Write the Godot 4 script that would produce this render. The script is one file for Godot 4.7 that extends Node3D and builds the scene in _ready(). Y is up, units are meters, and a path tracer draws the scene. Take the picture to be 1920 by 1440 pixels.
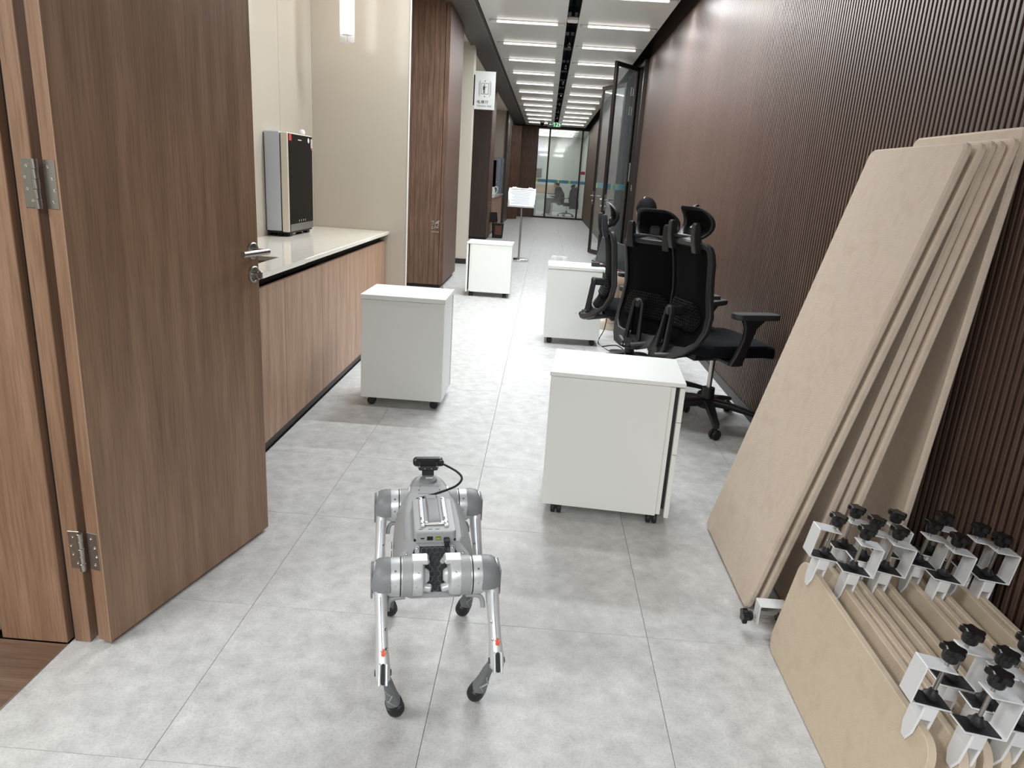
extends Node3D

# ---------------------------------------------------------------- mesh builder
class MB:
	var v := PackedVector3Array()
	var uvs := PackedVector2Array()
	var crease := 40.0
	func tri(a: Vector3, b: Vector3, c: Vector3) -> void:
		v.append(a); v.append(b); v.append(c)
	func quad(a: Vector3, b: Vector3, c: Vector3, d: Vector3) -> void:
		tri(a, b, c); tri(a, c, d)
	# turn a closed piece outside out (front faces run clockwise)
	func fix(from: int) -> void:
		var o := v[from]
		var s := 0.0
		for i in range(from, v.size(), 3):
			s += (v[i] - o).dot((v[i + 1] - o).cross(v[i + 2] - o))
		if s > 0.0:
			for i in range(from, v.size(), 3):
				var t := v[i + 1]
				v[i + 1] = v[i + 2]
				v[i + 2] = t
	func box(c: Vector3, s: Vector3, r := 0.0, b := Basis()) -> void:
		var n0 := v.size()
		var h := s * 0.5
		if r <= 0.0:
			var p := []
			for k in 8:
				p.append(c + b * Vector3(h.x * (1 if k & 1 else -1), h.y * (1 if k & 2 else -1), h.z * (1 if k & 4 else -1)))
			for q in [[0, 1, 3, 2], [4, 6, 7, 5], [0, 4, 5, 1], [2, 3, 7, 6], [0, 2, 6, 4], [1, 5, 7, 3]]:
				quad(p[q[0]], p[q[1]], p[q[2]], p[q[3]])
			fix(n0)
			return
		r = minf(r, minf(h.x, minf(h.y, h.z)) * 0.98)
		var i := h - Vector3(r, r, r)
		for ax in 3:
			var u := (ax + 1) % 3
			var w := (ax + 2) % 3
			for sg in [-1.0, 1.0]:
				var q := []
				for k in [[-1, -1], [1, -1], [1, 1], [-1, 1]]:
					var p := Vector3.ZERO
					p[ax] = h[ax] * sg
					p[u] = i[u] * k[0]
					p[w] = i[w] * k[1]
					q.append(c + b * p)
				if sg > 0: quad(q[0], q[3], q[2], q[1])
				else: quad(q[0], q[1], q[2], q[3])
			for su in [-1.0, 1.0]:
				for sw in [-1.0, 1.0]:
					var q := []
					for k in [[-1, 0], [1, 0], [1, 1], [-1, 1]]:
						var p := Vector3.ZERO
						p[ax] = i[ax] * k[0]
						p[u] = (h[u] if k[1] == 0 else i[u]) * su
						p[w] = (i[w] if k[1] == 0 else h[w]) * sw
						q.append(c + b * p)
					if su * sw > 0: quad(q[0], q[3], q[2], q[1])
					else: quad(q[0], q[1], q[2], q[3])
		for sx in [-1.0, 1.0]:
			for sy in [-1.0, 1.0]:
				for sz in [-1.0, 1.0]:
					var a := c + b * Vector3(h.x * sx, i.y * sy, i.z * sz)
					var d := c + b * Vector3(i.x * sx, h.y * sy, i.z * sz)
					var e := c + b * Vector3(i.x * sx, i.y * sy, h.z * sz)
					if sx * sy * sz > 0: tri(a, e, d)
					else: tri(a, d, e)
		fix(n0)
	# rings of equal length joined side to side
	func loft(rings: Array, caps := true, closed := true) -> void:
		var n0 := v.size()
		var n: int = rings[0].size()
		for k in rings.size() - 1:
			var a: PackedVector3Array = rings[k]
			var b: PackedVector3Array = rings[k + 1]
			for i in (n if closed else n - 1):
				var j := (i + 1) % n
				quad(a[i], a[j], b[j], b[i])
		if caps:
			for k in [0, rings.size() - 1]:
				var a: PackedVector3Array = rings[k]
				var m := Vector3.ZERO
				for p in a: m += p
				m /= n
				for i in n:
					if k == 0: tri(m, a[(i + 1) % n], a[i])
					else: tri(m, a[i], a[(i + 1) % n])
		fix(n0)
	func ring(c: Vector3, x: Vector3, y: Vector3, n: int) -> PackedVector3Array:
		var r := PackedVector3Array()
		for i in n:
			var t := TAU * i / n
			r.append(c + x * cos(t) + y * sin(t))
		return r
	# a round bar along points; r is one radius or one for each point; flat squashes it along "up"
	func tube(p: Array, r, n := 12, squash := 1.0, up := Vector3.UP) -> void:
		var rings := []
		for k in p.size():
			var d: Vector3 = p[mini(k + 1, p.size() - 1)] - p[maxi(k - 1, 0)]
			d = d.normalized()
			var s := d.cross(up)
			if s.length() < 0.05: s = d.cross(Vector3.RIGHT)
			s = s.normalized()
			var u := s.cross(d).normalized()
			var rad: float = r[k] if r is Array else r
			rings.append(ring(p[k], s * rad, u * rad * squash, n))
		loft(rings)
	# profile (radius, height) turned round the y axis of xf
	func lathe(prof: Array, xf := Transform3D(), n := 24) -> void:
		var rings := []
		for q in prof:
			rings.append(ring(xf * Vector3(0, q.y, 0), xf.basis.x * maxf(q.x, 0.00002), xf.basis.z * maxf(q.x, 0.00002), n))
		loft(rings)
	func cyl(a: Vector3, b: Vector3, r: float, n := 16, bev := 0.0) -> void:
		var d := (b - a)
		var l := d.length()
		var y := d / l
		var x := y.cross(Vector3(0.3, 0.9, 0.1).normalized() if absf(y.y) < 0.9 else Vector3.RIGHT).normalized()
		var xf := Transform3D(Basis(x, y, x.cross(y)), a)
		if bev > 0: lathe([Vector2(r - bev, 0), Vector2(r, bev), Vector2(r, l - bev), Vector2(r - bev, l)], xf, n)
		else: lathe([Vector2(r, 0), Vector2(r, l)], xf, n)
	# outline in xy of xf, pulled along its z by depth (centred), edges chamfered
	func prism(poly: PackedVector2Array, depth: float, xf := Transform3D(), bev := 0.0) -> void:
		var n0 := v.size()
		var n := poly.size()
		if Geometry2D.is_polygon_clockwise(poly): poly.reverse()
		var inner := PackedVector2Array()
		for i in n:
			var e0 := (poly[i] - poly[(i + n - 1) % n]).normalized()
			var e1 := (poly[(i + 1) % n] - poly[i]).normalized()
			var nn := (Vector2(-e0.y, e0.x) + Vector2(-e1.y, e1.x))
			nn = nn.normalized() / maxf(0.4, nn.length() * 0.5)
			inner.append(poly[i] + nn * bev)
		var h := depth * 0.5
		var lev := [[inner, -h], [poly, -h + bev], [poly, h - bev], [inner, h]] if bev > 0 else [[poly, -h], [poly, h]]
		for k in lev.size() - 1:
			for i in n:
				var j := (i + 1) % n
				var A: Vector2 = lev[k][0][i]
				var B: Vector2 = lev[k][0][j]
				var C: Vector2 = lev[k + 1][0][j]
				var D: Vector2 = lev[k + 1][0][i]
				quad(xf * Vector3(A.x, A.y, lev[k][1]), xf * Vector3(B.x, B.y, lev[k][1]), xf * Vector3(C.x, C.y, lev[k + 1][1]), xf * Vector3(D.x, D.y, lev[k + 1][1]))
		var cap: PackedVector2Array = inner if bev > 0 else poly
		var t := Geometry2D.triangulate_polygon(cap)
		for i in range(0, t.size(), 3):
			var A := cap[t[i]]
			var B := cap[t[i + 1]]
			var C := cap[t[i + 2]]
			if (B - A).cross(C - A) < 0:
				var s := B
				B = C
				C = s
			tri(xf * Vector3(A.x, A.y, h), xf * Vector3(B.x, B.y, h), xf * Vector3(C.x, C.y, h))
			tri(xf * Vector3(A.x, A.y, -h), xf * Vector3(C.x, C.y, -h), xf * Vector3(B.x, B.y, -h))
		fix(n0)
	# a band between two outlines of equal length in 3-D (front) pushed along "back"
	func frame(outer: PackedVector3Array, inner: PackedVector3Array, back: Vector3, bev := 0.0) -> void:
		var n0 := v.size()
		var n := outer.size()
		var rings := []
		for k in n:
			var o := outer[k]
			var i := inner[k]
			var d := (o - i).normalized() * bev
			var bb := back.normalized() * bev
			if bev > 0: rings.append(PackedVector3Array([o - d, i + d, i + bb, i + back - bb, i + back + d, o + back - d, o + back - bb, o + bb]))
			else: rings.append(PackedVector3Array([o, i, i + back, o + back]))
		var m: int = rings[0].size()
		for k in n:
			var a: PackedVector3Array = rings[k]
			var b: PackedVector3Array = rings[(k + 1) % n]
			for i in m:
				quad(a[i], a[(i + 1) % m], b[(i + 1) % m], b[i])
		fix(n0)
	# an open sheet on a grid of points, given thickness along t
	func sheet(g: Array, t: Vector3) -> void:
		var n0 := v.size()
		var a := g.size()
		var b: int = g[0].size()
		for i in a - 1:
			for j in b - 1:
				quad(g[i][j], g[i + 1][j], g[i + 1][j + 1], g[i][j + 1])
				quad(g[i][j] + t, g[i][j + 1] + t, g[i + 1][j + 1] + t, g[i + 1][j] + t)
		for i in a - 1:
			quad(g[i][0], g[i][0] + t, g[i + 1][0] + t, g[i + 1][0])
			quad(g[i + 1][b - 1], g[i + 1][b - 1] + t, g[i][b - 1] + t, g[i][b - 1])
		for j in b - 1:
			quad(g[0][j + 1], g[0][j + 1] + t, g[0][j] + t, g[0][j])
			quad(g[a - 1][j], g[a - 1][j] + t, g[a - 1][j + 1] + t, g[a - 1][j + 1])
		fix(n0)
	func mesh(flat := false) -> ArrayMesh:
		var n := v.size()
		var nor := PackedVector3Array()
		nor.resize(n)
		var fn := PackedVector3Array()
		fn.resize(n / 3)
		for i in n / 3:
			fn[i] = (v[i * 3 + 2] - v[i * 3]).cross(v[i * 3 + 1] - v[i * 3])
		if flat:
			for i in n: nor[i] = fn[i / 3].normalized()
		else:
			var at := {}
			for i in n:
				var k := v[i].snapped(Vector3(2e-5, 2e-5, 2e-5))
				if at.has(k): at[k].append(i / 3)
				else: at[k] = PackedInt32Array([i / 3])
			var lim := cos(deg_to_rad(crease))
			var un := PackedVector3Array()
			un.resize(n / 3)
			for i in n / 3: un[i] = fn[i].normalized()
			for i in n:
				var me := un[i / 3]
				var s := Vector3.ZERO
				for f in at[v[i].snapped(Vector3(2e-5, 2e-5, 2e-5))]:
					if un[f].dot(me) > lim: s += fn[f]
				nor[i] = s.normalized() if s.length_squared() > 0 else me
		var arr := []
		arr.resize(Mesh.ARRAY_MAX)
		arr[Mesh.ARRAY_VERTEX] = v
		arr[Mesh.ARRAY_NORMAL] = nor
		if uvs.size() == n: arr[Mesh.ARRAY_TEX_UV] = uvs
		var m := ArrayMesh.new()
		m.add_surface_from_arrays(Mesh.PRIMITIVE_TRIANGLES, arr)
		return m

# ---------------------------------------------------------------- scene tree helpers
var taken := {}
func numbered(called: String) -> String:
	var c := called.rstrip("0123456789").trim_suffix("_") if called.get_slice("_", called.get_slice_count("_") - 1).length() == 3 and called.get_slice("_", called.get_slice_count("_") - 1).is_valid_int() else called
	if not taken.has(c):
		taken[c] = 0
		return c
	taken[c] += 1
	return "%s_%03d" % [c, taken[c]]
func thing(called: String, label: String, category: String, xf := Transform3D(), group := "") -> Node3D:
	var o := Node3D.new()
	o.name = numbered(called)
	add_child(o)
	o.transform = xf
	tag(o, label, category, group)
	return o
func tag(o: Node3D, label: String, category: String, group := "") -> void:
	o.set_meta("label", label)
	o.set_meta("category", category)
	if group: o.set_meta("group", group)
func part(called: String, m, mat: Material, parent: Node, xf := Transform3D(), label := "") -> MeshInstance3D:
	var o := MeshInstance3D.new()
	o.mesh = m.mesh() if m is MB else m
	o.material_override = mat
	o.name = numbered(called) if parent == self else called
	parent.add_child(o, true)
	o.transform = xf
	if label: o.set_meta("label", label)
	return o
func setting(called: String, label: String, category: String, m = null, mat: Material = null) -> Node3D:
	var o: Node3D
	if m == null:
		o = Node3D.new()
		o.name = numbered(called)
		add_child(o)
	else: o = part(called, m, mat, self)
	tag(o, label, category)
	o.set_meta("kind", "structure")
	return o
func stuff(o: Node3D) -> void:
	o.set_meta("kind", "stuff")
func copy(src: Node3D, xf: Transform3D, label: String) -> Node3D:
	var c: Node3D = src.duplicate()
	c.name = numbered(str(src.name))
	add_child(c)
	c.transform = xf
	c.set_meta("label", label)
	return c
func bx(c: Vector3, s: Vector3, r := 0.0, b := Basis()) -> MB:
	var m := MB.new()
	m.box(c, s, r, b)
	return m
func span(a: Vector3, b: Vector3, r := 0.0) -> MB:   # a box between two corners
	return bx((a + b) * 0.5, (b - a).abs(), r)
func at(x: float, y: float, z: float, yaw := 0.0) -> Transform3D:
	return Transform3D(Basis(Vector3.UP, yaw), Vector3(x, y, z))
func rrect(w: float, h: float, r: float, n := 5) -> PackedVector2Array:
	var p := PackedVector2Array()
	for k in 4:
		var c := Vector2((w / 2 - r) * (1 if k == 0 or k == 3 else -1), (h / 2 - r) * (1 if k < 2 else -1))
		for i in n + 1:
			var t := PI / 2 * (k + float(i) / n)
			p.append(c + Vector2(cos(t), sin(t)) * r)
	return p
func smooth(p: Array, n := 6) -> Array:   # a rounder path through points
	var o := []
	for k in p.size() - 1:
		var a = p[maxi(k - 1, 0)]
		var d = p[mini(k + 2, p.size() - 1)]
		for i in n:
			o.append(p[k].cubic_interpolate(p[k + 1], a, d, float(i) / n))
	o.append(p[-1])
	return o

# ---------------------------------------------------------------- materials
func rgb(r: int, g: int, b: int) -> Color:
	return Color(r / 255.0, g / 255.0, b / 255.0)
func plain(c: Color, rough := 0.5, metal := 0.0, spec := 0.5) -> StandardMaterial3D:
	var m := StandardMaterial3D.new()
	m.albedo_color = c
	m.roughness = rough
	m.metallic = metal
	m.metallic_specular = spec
	return m
func noise(freq: float, cols: Array, oct := 4, size := 512, seed_ := 1, kind := FastNoiseLite.TYPE_SIMPLEX_SMOOTH, gain := 0.5) -> NoiseTexture2D:
	var f := FastNoiseLite.new()
	f.noise_type = kind
	f.frequency = freq
	f.fractal_octaves = oct
	f.fractal_gain = gain
	f.seed = seed_
	var t := NoiseTexture2D.new()
	t.width = size
	t.height = size
	t.seamless = true
	t.noise = f
	if cols.size():
		var g := Gradient.new()
		var off := PackedFloat32Array()
		var cc := PackedColorArray()
		for k in cols.size():
			off.append(float(k) / (cols.size() - 1))
			cc.append(cols[k])
		g.offsets = off
		g.colors = cc
		t.color_ramp = g
	return t
func bumps(freq: float, size := 512, seed_ := 3, oct := 3, strength := 4.0) -> NoiseTexture2D:
	var t := noise(freq, [], oct, size, seed_)
	t.as_normal_map = true
	t.bump_strength = strength
	return t
func grain(base: Texture2D, scale: Vector3, rough: float, detail: Texture2D = null, dscale := Vector2(4, 4), world := true) -> StandardMaterial3D:
	var m := StandardMaterial3D.new()
	m.albedo_texture = base
	m.roughness = rough
	m.uv1_triplanar = true
	m.uv1_world_triplanar = world
	m.uv1_scale = scale
	m.uv1_triplanar_sharpness = 8.0
	return m

const BAR_E := 1.3
const PEND_E := 0.004
const SIDE_E := 6.0

func _ready() -> void:
	var cam := Camera3D.new()
	cam.name = "camera"
	add_child(cam)
	cam.transform = Transform3D(Basis(Vector3(0.99691, 0.06236, -0.04779), Vector3(-0.07324, 0.95777, -0.27804), Vector3(0.02843, 0.28068, 0.95938)), Vector3(0, 1.3, 0))
	cam.fov = 57.03
	cam.near = 0.05
	cam.far = 80.0
	cam.current = true
	var env := Environment.new()
	env.background_mode = Environment.BG_COLOR
	env.background_color = Color(0.02, 0.02, 0.022)
	env.tonemap_mode = Environment.TONE_MAPPER_LINEAR
	env.tonemap_exposure = 1.07
	env.sdfgi_enabled = true
	env.ssao_enabled = true
	env.ssil_enabled = true
	var we := WorldEnvironment.new()
	we.name = "environment"
	we.environment = env
	add_child(we)
	make_materials()
	floors()
	shell()
	lamps()
	entrance_door()
	pantry()
	glass_doors()
	end_room()
	far_left()
	pedestals()
	felt_boards()
	dividers()
	chairs()
	seated_woman()
	robot_dog()

const CEIL := 3.02
const ROW0 := -8.94
const STEP := 1.364
var W := {}      # materials

func wood(a: Color, b: Color, c: Color, rough: float, seed_: int, spec := 0.5, vertical := true, fine := 1.0) -> StandardMaterial3D:
	# broad figure along the grain, fine pores over it
	var m := grain(noise(0.012, [a, a.lerp(b, 0.6), b, b.lerp(c, 0.7), c], 5, 512, seed_), Vector3(2.2 * fine, 0.16 * fine, 2.2 * fine) if vertical else Vector3(0.16, 2.2, 2.2), rough)
	m.detail_enabled = true
	m.detail_blend_mode = BaseMaterial3D.BLEND_MODE_MUL
	m.detail_albedo = W.pores
	m.detail_uv_layer = BaseMaterial3D.DETAIL_UV_2
	m.uv2_triplanar = true
	m.uv2_world_triplanar = true
	m.uv2_scale = Vector3(3.0, 0.11, 3.0) if vertical else Vector3(0.11, 3.0, 3.0)
	m.metallic_specular = spec
	return m
func flecked(base: Texture2D, scale: float, fine: Texture2D, fscale: float, rough: float, nor: Texture2D = null, world := false) -> StandardMaterial3D:
	var m := grain(base, Vector3.ONE * scale, rough, null, Vector2.ONE, world)
	m.detail_enabled = true
	m.detail_blend_mode = BaseMaterial3D.BLEND_MODE_MUL
	m.detail_albedo = fine
	m.detail_uv_layer = BaseMaterial3D.DETAIL_UV_2
	m.uv2_triplanar = true
	m.uv2_world_triplanar = world
	m.uv2_scale = Vector3.ONE * fscale
	if nor:
		m.normal_enabled = true
		m.normal_texture = nor
		m.normal_scale = 0.5
	return m
func glow(c: Color, e: float) -> StandardMaterial3D:
	var m := plain(c, 0.4)
	m.emission_enabled = true
	m.emission = c
	m.emission_energy_multiplier = e
	return m
func pane(c: Color, a: float) -> StandardMaterial3D:
	var m := plain(Color(c.r, c.g, c.b, a), 0.03)
	m.transparency = BaseMaterial3D.TRANSPARENCY_ALPHA
	return m

func make_materials() -> void:
	W.pores = noise(0.06, [rgb(205, 202, 200), rgb(255, 255, 255), rgb(255, 255, 255), rgb(228, 224, 220), rgb(255, 255, 255)], 3, 512, 21)
	W.door = wood(rgb(133, 102, 81), rgb(148, 117, 93), rgb(162, 129, 105), 0.45, 5)
	W.cabinet = wood(rgb(152, 120, 94), rgb(173, 139, 114), rgb(186, 153, 128), 0.45, 6)
	W.slat = wood(rgb(86, 68, 56), rgb(98, 78, 68), rgb(107, 87, 76), 0.4, 7)
	W.veneer = wood(rgb(84, 62, 52), rgb(102, 79, 66), rgb(115, 91, 77), 0.5, 8, 0.35, true, 2.0)
	W.darkbrown = wood(rgb(52, 40, 35), rgb(60, 47, 41), rgb(66, 52, 45), 0.35, 9)
	W.plank = wood(rgb(99, 75, 60), rgb(116, 90, 73), rgb(132, 104, 85), 0.45, 10, 0.5, false)
	W.paleedge = plain(rgb(176, 146, 118), 0.6)
	W.cream = plain(rgb(192, 182, 167), 0.12)
	W.creammatt = plain(rgb(216, 207, 192), 0.6)
	W.stone = grain(noise(0.03, [rgb(226, 219, 206), rgb(234, 228, 217), rgb(229, 223, 211)], 4, 256, 12), Vector3.ONE * 1.5, 0.12)
	W.black = plain(rgb(22, 22, 23), 0.6)
	W.plenum = plain(rgb(24, 23, 24), 0.8)
	W.seal = plain(rgb(38, 33, 31), 0.7)
	W.kick = plain(rgb(44, 40, 38), 0.45)
	W.ceilpanel = plain(rgb(222, 221, 216), 0.28, 0.0)
	W.metal = plain(rgb(196, 194, 190), 0.28, 1.0)
	W.chrome = plain(rgb(226, 226, 226), 0.1, 1.0)
	W.satin = plain(rgb(176, 172, 166), 0.34, 1.0)
	W.frame = plain(rgb(58, 52, 48), 0.35, 0.6)
	W.white = plain(rgb(234, 236, 232), 0.38)
	W.plaster = plain(rgb(214, 218, 212), 0.8)
	W.glass = pane(Color(0.93, 0.97, 0.96), 0.07)
	W.darkglass = pane(Color(0.5, 0.52, 0.55), 0.22)
	W.clear = pane(Color(0.97, 0.98, 1.0), 0.12)
	W.blue = plain(rgb(86, 148, 170), 0.5)
	W.yellow = plain(rgb(205, 214, 72), 0.5)
	W.red = plain(rgb(188, 52, 54), 0.5)
	W.blackgloss = plain(rgb(6, 7, 8), 0.05, 0.0, 0.15)
	W.greybody = plain(rgb(196, 204, 212), 0.35)
	W.grille = plain(rgb(128, 124, 120), 0.45, 0.4)
	W.glowlamp = glow(Color(1, 0.985, 0.96), 2.2)
	W.screw = plain(rgb(210, 208, 204), 0.22, 1.0)
	var mottle := []
	for g in [176, 190, 199, 207, 220]: mottle.append(rgb(g, g, g - 2))
	var speck := noise(0.09, [rgb(226, 226, 226), rgb(255, 255, 255), rgb(255, 255, 255), rgb(240, 240, 240), rgb(255, 255, 255)], 5, 512, 31)
	for k in 3:
		var m := flecked(noise(0.02, mottle, 7, 512, 40 + k, FastNoiseLite.TYPE_SIMPLEX_SMOOTH, 0.66), 1.0, speck, 2.3 + 0.2 * k, 0.46)
		m.metallic_specular = 0.4
		m.uv1_offset = Vector3(0.13 * k, 0.31 * k, 0.57 * k)
		W["tile%d" % k] = m

# ------------------------------------------------------------------------ shell
func floors() -> void:
	var fl := setting("floor", "pale grey mottled square floor tiles with thin joints down the whole corridor", "floor")
	part("screed", span(Vector3(-1.213, -0.15, 6.0), Vector3(1.6, -0.0065, -25.4)), plain(rgb(120, 120, 118), 0.9), fl)
	part("screed", span(Vector3(-2.25, -0.15, -1.72), Vector3(-1.213, -0.0065, -25.4)), W.kick, fl)
	var full := bx(Vector3.ZERO, Vector3(0.5988, 0.012, 0.5988), 0.0006).mesh(true)
	var cache := {}
	var r := RandomNumberGenerator.new()
	r.seed = 77
	for k in range(-2, 40):
		var z1 := -1.845 - 0.6 * (k - 1)     # near edge of the row
		var zc := z1 - 0.3
		for xs in [[-0.8, -0.2], [-0.2, 0.4], [0.4, 1.0], [1.0, 1.33], [-1.4, -0.8], [-2.0, -1.4]]:
			var x0: float = xs[0]
			var x1: float = xs[1]
			if x0 < -1.3:
				if z1 > -5.4: x0 = -1.213
				elif x0 < -1.9: x0 = -2.0
			if x1 < -1.3 and z1 > -5.4: continue
			if z1 > 2.0: continue
			var w := x1 - x0
			var me = full
			if absf(w - 0.6) > 0.01:
				var key := "%.3f" % w
				if not cache.has(key): cache[key] = bx(Vector3.ZERO, Vector3(w - 0.0012, 0.012, 0.5988), 0.0006).mesh(true)
				me = cache[key]
			var turn := (r.randi() % 4) * PI / 2 if me == full else (r.randi() % 2) * PI
			part("tile", me, W["tile%d" % (r.randi() % 3)], fl, at((x0 + x1) / 2, -0.006, zc, turn))
	var wf := setting("floor_side", "brown oak plank floor of the side room beyond the open door", "floor")
	part("underlay", span(Vector3(-4.2, -0.15, 2.5), Vector3(-1.214, -0.012, -1.6)), W.kick, wf)
	for k in 26:
		var z := -1.6 + 0.155 * k
		var cut := -2.3 - fmod(k * 0.73, 1.1)
		for s in [[-4.2, cut], [cut, -1.214]]:
			part("plank", bx(Vector3((s[0] + s[1]) / 2, -0.006, z + 0.0775), Vector3(s[1] - s[0] - 0.0012, 0.012, 0.1535), 0.0012), W.plank, wf)
	setting("trim_1", "thin grey metal strip where the plank floor meets the tiles", "threshold", span(Vector3(-1.217, -0.004, 2.5), Vector3(-1.212, 0.0008, -1.6)), W.satin)

func shell() -> void:
	setting("ceiling", "black void above the hung ceiling panels", "ceiling", span(Vector3(-2.3, 3.42, 6.1), Vector3(1.6, 3.55, -25.5)), W.plenum)
	setting("wall_front", "plain pale wall closing the near end of the corridor", "wall", span(Vector3(-1.3, -0.1, 6.0), Vector3(1.6, 3.5, 6.15)), W.plaster)
	# slatted right wall
	var wr := setting("wall_right", "dark brown vertical wooden slat wall along the right side", "wall")
	part("backing", span(Vector3(1.331, 0, 6.0), Vector3(1.5, 3.42, -10.83)), plain(rgb(52, 38, 31), 0.7), wr)
	var sl := bx(Vector3(1.319, 1.53, 0), Vector3(0.03, 2.94, 0.0175), 0.0012).mesh(true)
	for k in 300:
		part("slat", sl, W.slat, wr, at(0, 0, -1.5 - 0.0311 * k))
	var near := MB.new()
	for k in 128: near.box(Vector3(1.319, 1.53, -1.469 + 0.0311 * k), Vector3(0.03, 2.94, 0.0175))
	stuff(part("slats_behind", near, W.slat, wr))
	setting("baseboard_right", "low dark skirting along the foot of the slat wall", "baseboard", span(Vector3(1.296, 0, 6.0), Vector3(1.331, 0.06, -10.83), 0.002), W.kick)
	# plain veneered wall beyond the glass doors
	var wv := setting("wall_right_far", "brown veneered wall panels beyond the glass double door", "wall")
	for k in 10:
		var z := -13.0 - 1.24 * k
		part("panel", span(Vector3(1.31, 0.06, z), Vector3(1.45, 2.98, z - 1.237), 0.002), W.veneer, wv)
	part("header", span(Vector3(1.33, 2.98, -10.83), Vector3(1.45, 3.42, -25.4)), W.black, wv)
	setting("baseboard_right_far", "dark skirting below the far veneered wall on the right", "baseboard", span(Vector3(1.305, 0, -13.0), Vector3(1.4, 0.06, -25.4), 0.002), W.kick)
	setting("wall_room_right", "pale wall of the unlit room behind the glass double door", "wall", span(Vector3(3.2, 0, -10.5), Vector3(3.3, 3.42, -13.5)), W.plaster)
	# left side, near to far
	setting("wall_left", "brown wall between the open door and the pantry counter", "wall", span(Vector3(-2.3, 0, -1.74), Vector3(-1.215, 3.42, -2.6)), W.veneer)
	var wn := setting("wall_niche", "glossy cream back panels of the pantry niche", "wall")
	for z in [[-2.6, -3.6], [-3.604, -4.803], [-4.807, -5.45]]:
		part("panel", span(Vector3(-1.9, 0, z[0]), Vector3(-1.756, 3.06, z[1]), 0.001), W.cream, wn)
	part("backing", span(Vector3(-2.05, 0, -2.6), Vector3(-1.9, 3.42, -5.6)), W.kick, wn)
	var we := setting("wall_niche_end", "glossy cream end panel behind the pantry counter", "wall")
	part("panel", span(Vector3(-1.756, 0, -5.453), Vector3(-1.043, 3.06, -5.473), 0.001), W.cream, we)
	part("edge_trim", span(Vector3(-1.043, 0, -5.449), Vector3(-1.037, 3.06, -5.474)), W.white, we)
	setting("baseboard_niche", "dark skirting under the cream end panel", "baseboard", span(Vector3(-1.19, 0, -5.445), Vector3(-1.045, 0.055, -5.46)), W.kick)
	setting("wall_left_back", "pale wall at the back of the recesses on the left", "wall", span(Vector3(-2.3, 0, -5.6), Vector3(-2.0, 3.42, -25.4)), W.creammatt)
	# ribbed pillar
	var wp := setting("wall_pillar", "ribbed brown veneer pillar after the pantry, with chrome characters on it", "pillar")
	part("core", span(Vector3(-2.0, 0.05, -8.22), Vector3(-1.165, 3.1, -9.41)), W.seal, wp)
	for k in 14:
		part("slat", span(Vector3(-1.99 + 0.0575 * k, 0.04, -8.19), Vector3(-1.9345 + 0.0575 * k, 3.1, -8.222), 0.0012), W.veneer, wp)
	part("corner_panel", span(Vector3(-1.182, 0.04, -8.192), Vector3(-1.153, 3.1, -8.222), 0.002), W.veneer, wp)
	part("side_panel", span(Vector3(-1.17, 0.05, -8.213), Vector3(-1.136, 3.1, -9.2), 0.002), W.veneer, wp)
	part("side_panel", span(Vector3(-1.17, 0.05, -9.206), Vector3(-1.139, 3.1, -9.42), 0.002), W.veneer, wp)
	part("kickboard", span(Vector3(-2.0, 0, -8.225), Vector3(-1.17, 0.05, -9.4)), W.black, wp)
	setting("wall_cream_return", "narrow cream wall between the ribbed pillar and the hanging sign", "wall", span(Vector3(-2.0, 0, -10.7), Vector3(-1.135, 3.1, -10.95), 0.002), W.creammatt)
	setting("baseboard_return", "dark skirting under the narrow cream wall", "baseboard", span(Vector3(-2.0, 0, -10.685), Vector3(-1.132, 0.075, -10.7), 0.001), W.kick)
	setting("wall_dark_reveal", "dark brown reveal beside the hanging sign", "wall", span(Vector3(-2.0, 0, -10.95), Vector3(-1.17, 3.1, -11.25)), W.darkbrown)
	var wd := setting("wall_dark_pillar", "pillar with very dark brown front panel behind the white drawer pedestal", "pillar")
	part("front_panel", span(Vector3(-2.0, 0.04, -15.1), Vector3(-1.21, 3.1, -15.9), 0.002), W.darkbrown, wd)  # front panel in a darker brown than the side panel
	part("side_panel", span(Vector3(-1.208, 0.04, -15.1), Vector3(-1.185, 3.1, -16.05), 0.002), W.veneer, wd)
	part("kickboard", span(Vector3(-1.9, 0, -15.12), Vector3(-1.21, 0.04, -16.0)), W.black, wd)
	setting("wall_pantry_far", "pale glossy wall of the second pantry", "wall", span(Vector3(-2.0, 0, -21.0), Vector3(-1.262, 3.1, -21.2)), W.cream)
	var wb := setting("wall_left_far", "brown veneer wall with a black doorway near the end of the corridor", "wall")
	part("dark_panel", span(Vector3(-1.262, 0, -20.95), Vector3(-1.19, 3.1, -22.0)), W.darkbrown, wb)
	part("panel", span(Vector3(-1.4, 0, -22.0), Vector3(-1.185, 3.1, -23.2)), W.veneer, wb)
	part("panel", span(Vector3(-1.4, 0, -24.5), Vector3(-1.185, 3.1, -25.4)), W.veneer, wb)
	part("header", span(Vector3(-1.4, 2.85, -23.2), Vector3(-1.185, 3.1, -24.5)), W.darkbrown, wb)
	# hung ceiling: two rows of panels, slot between, mesh strip on the left
	var cp := setting("ceiling_panels", "hung pale ceiling panels in two rows with a black slot between", "ceiling")
	for k in 23:
		var z := ROW0 + STEP * (11 - k)
		var z2 := maxf(z - STEP + 0.003, -25.38)
		part("panel", span(Vector3(-0.845, CEIL, z), Vector3(0.091, CEIL + 0.03, z2), 0.003), W.ceilpanel, cp)
		part("panel", span(Vector3(0.222, CEIL, z), Vector3(1.152, CEIL + 0.03, z2), 0.003), W.ceilpanel, cp)
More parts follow.
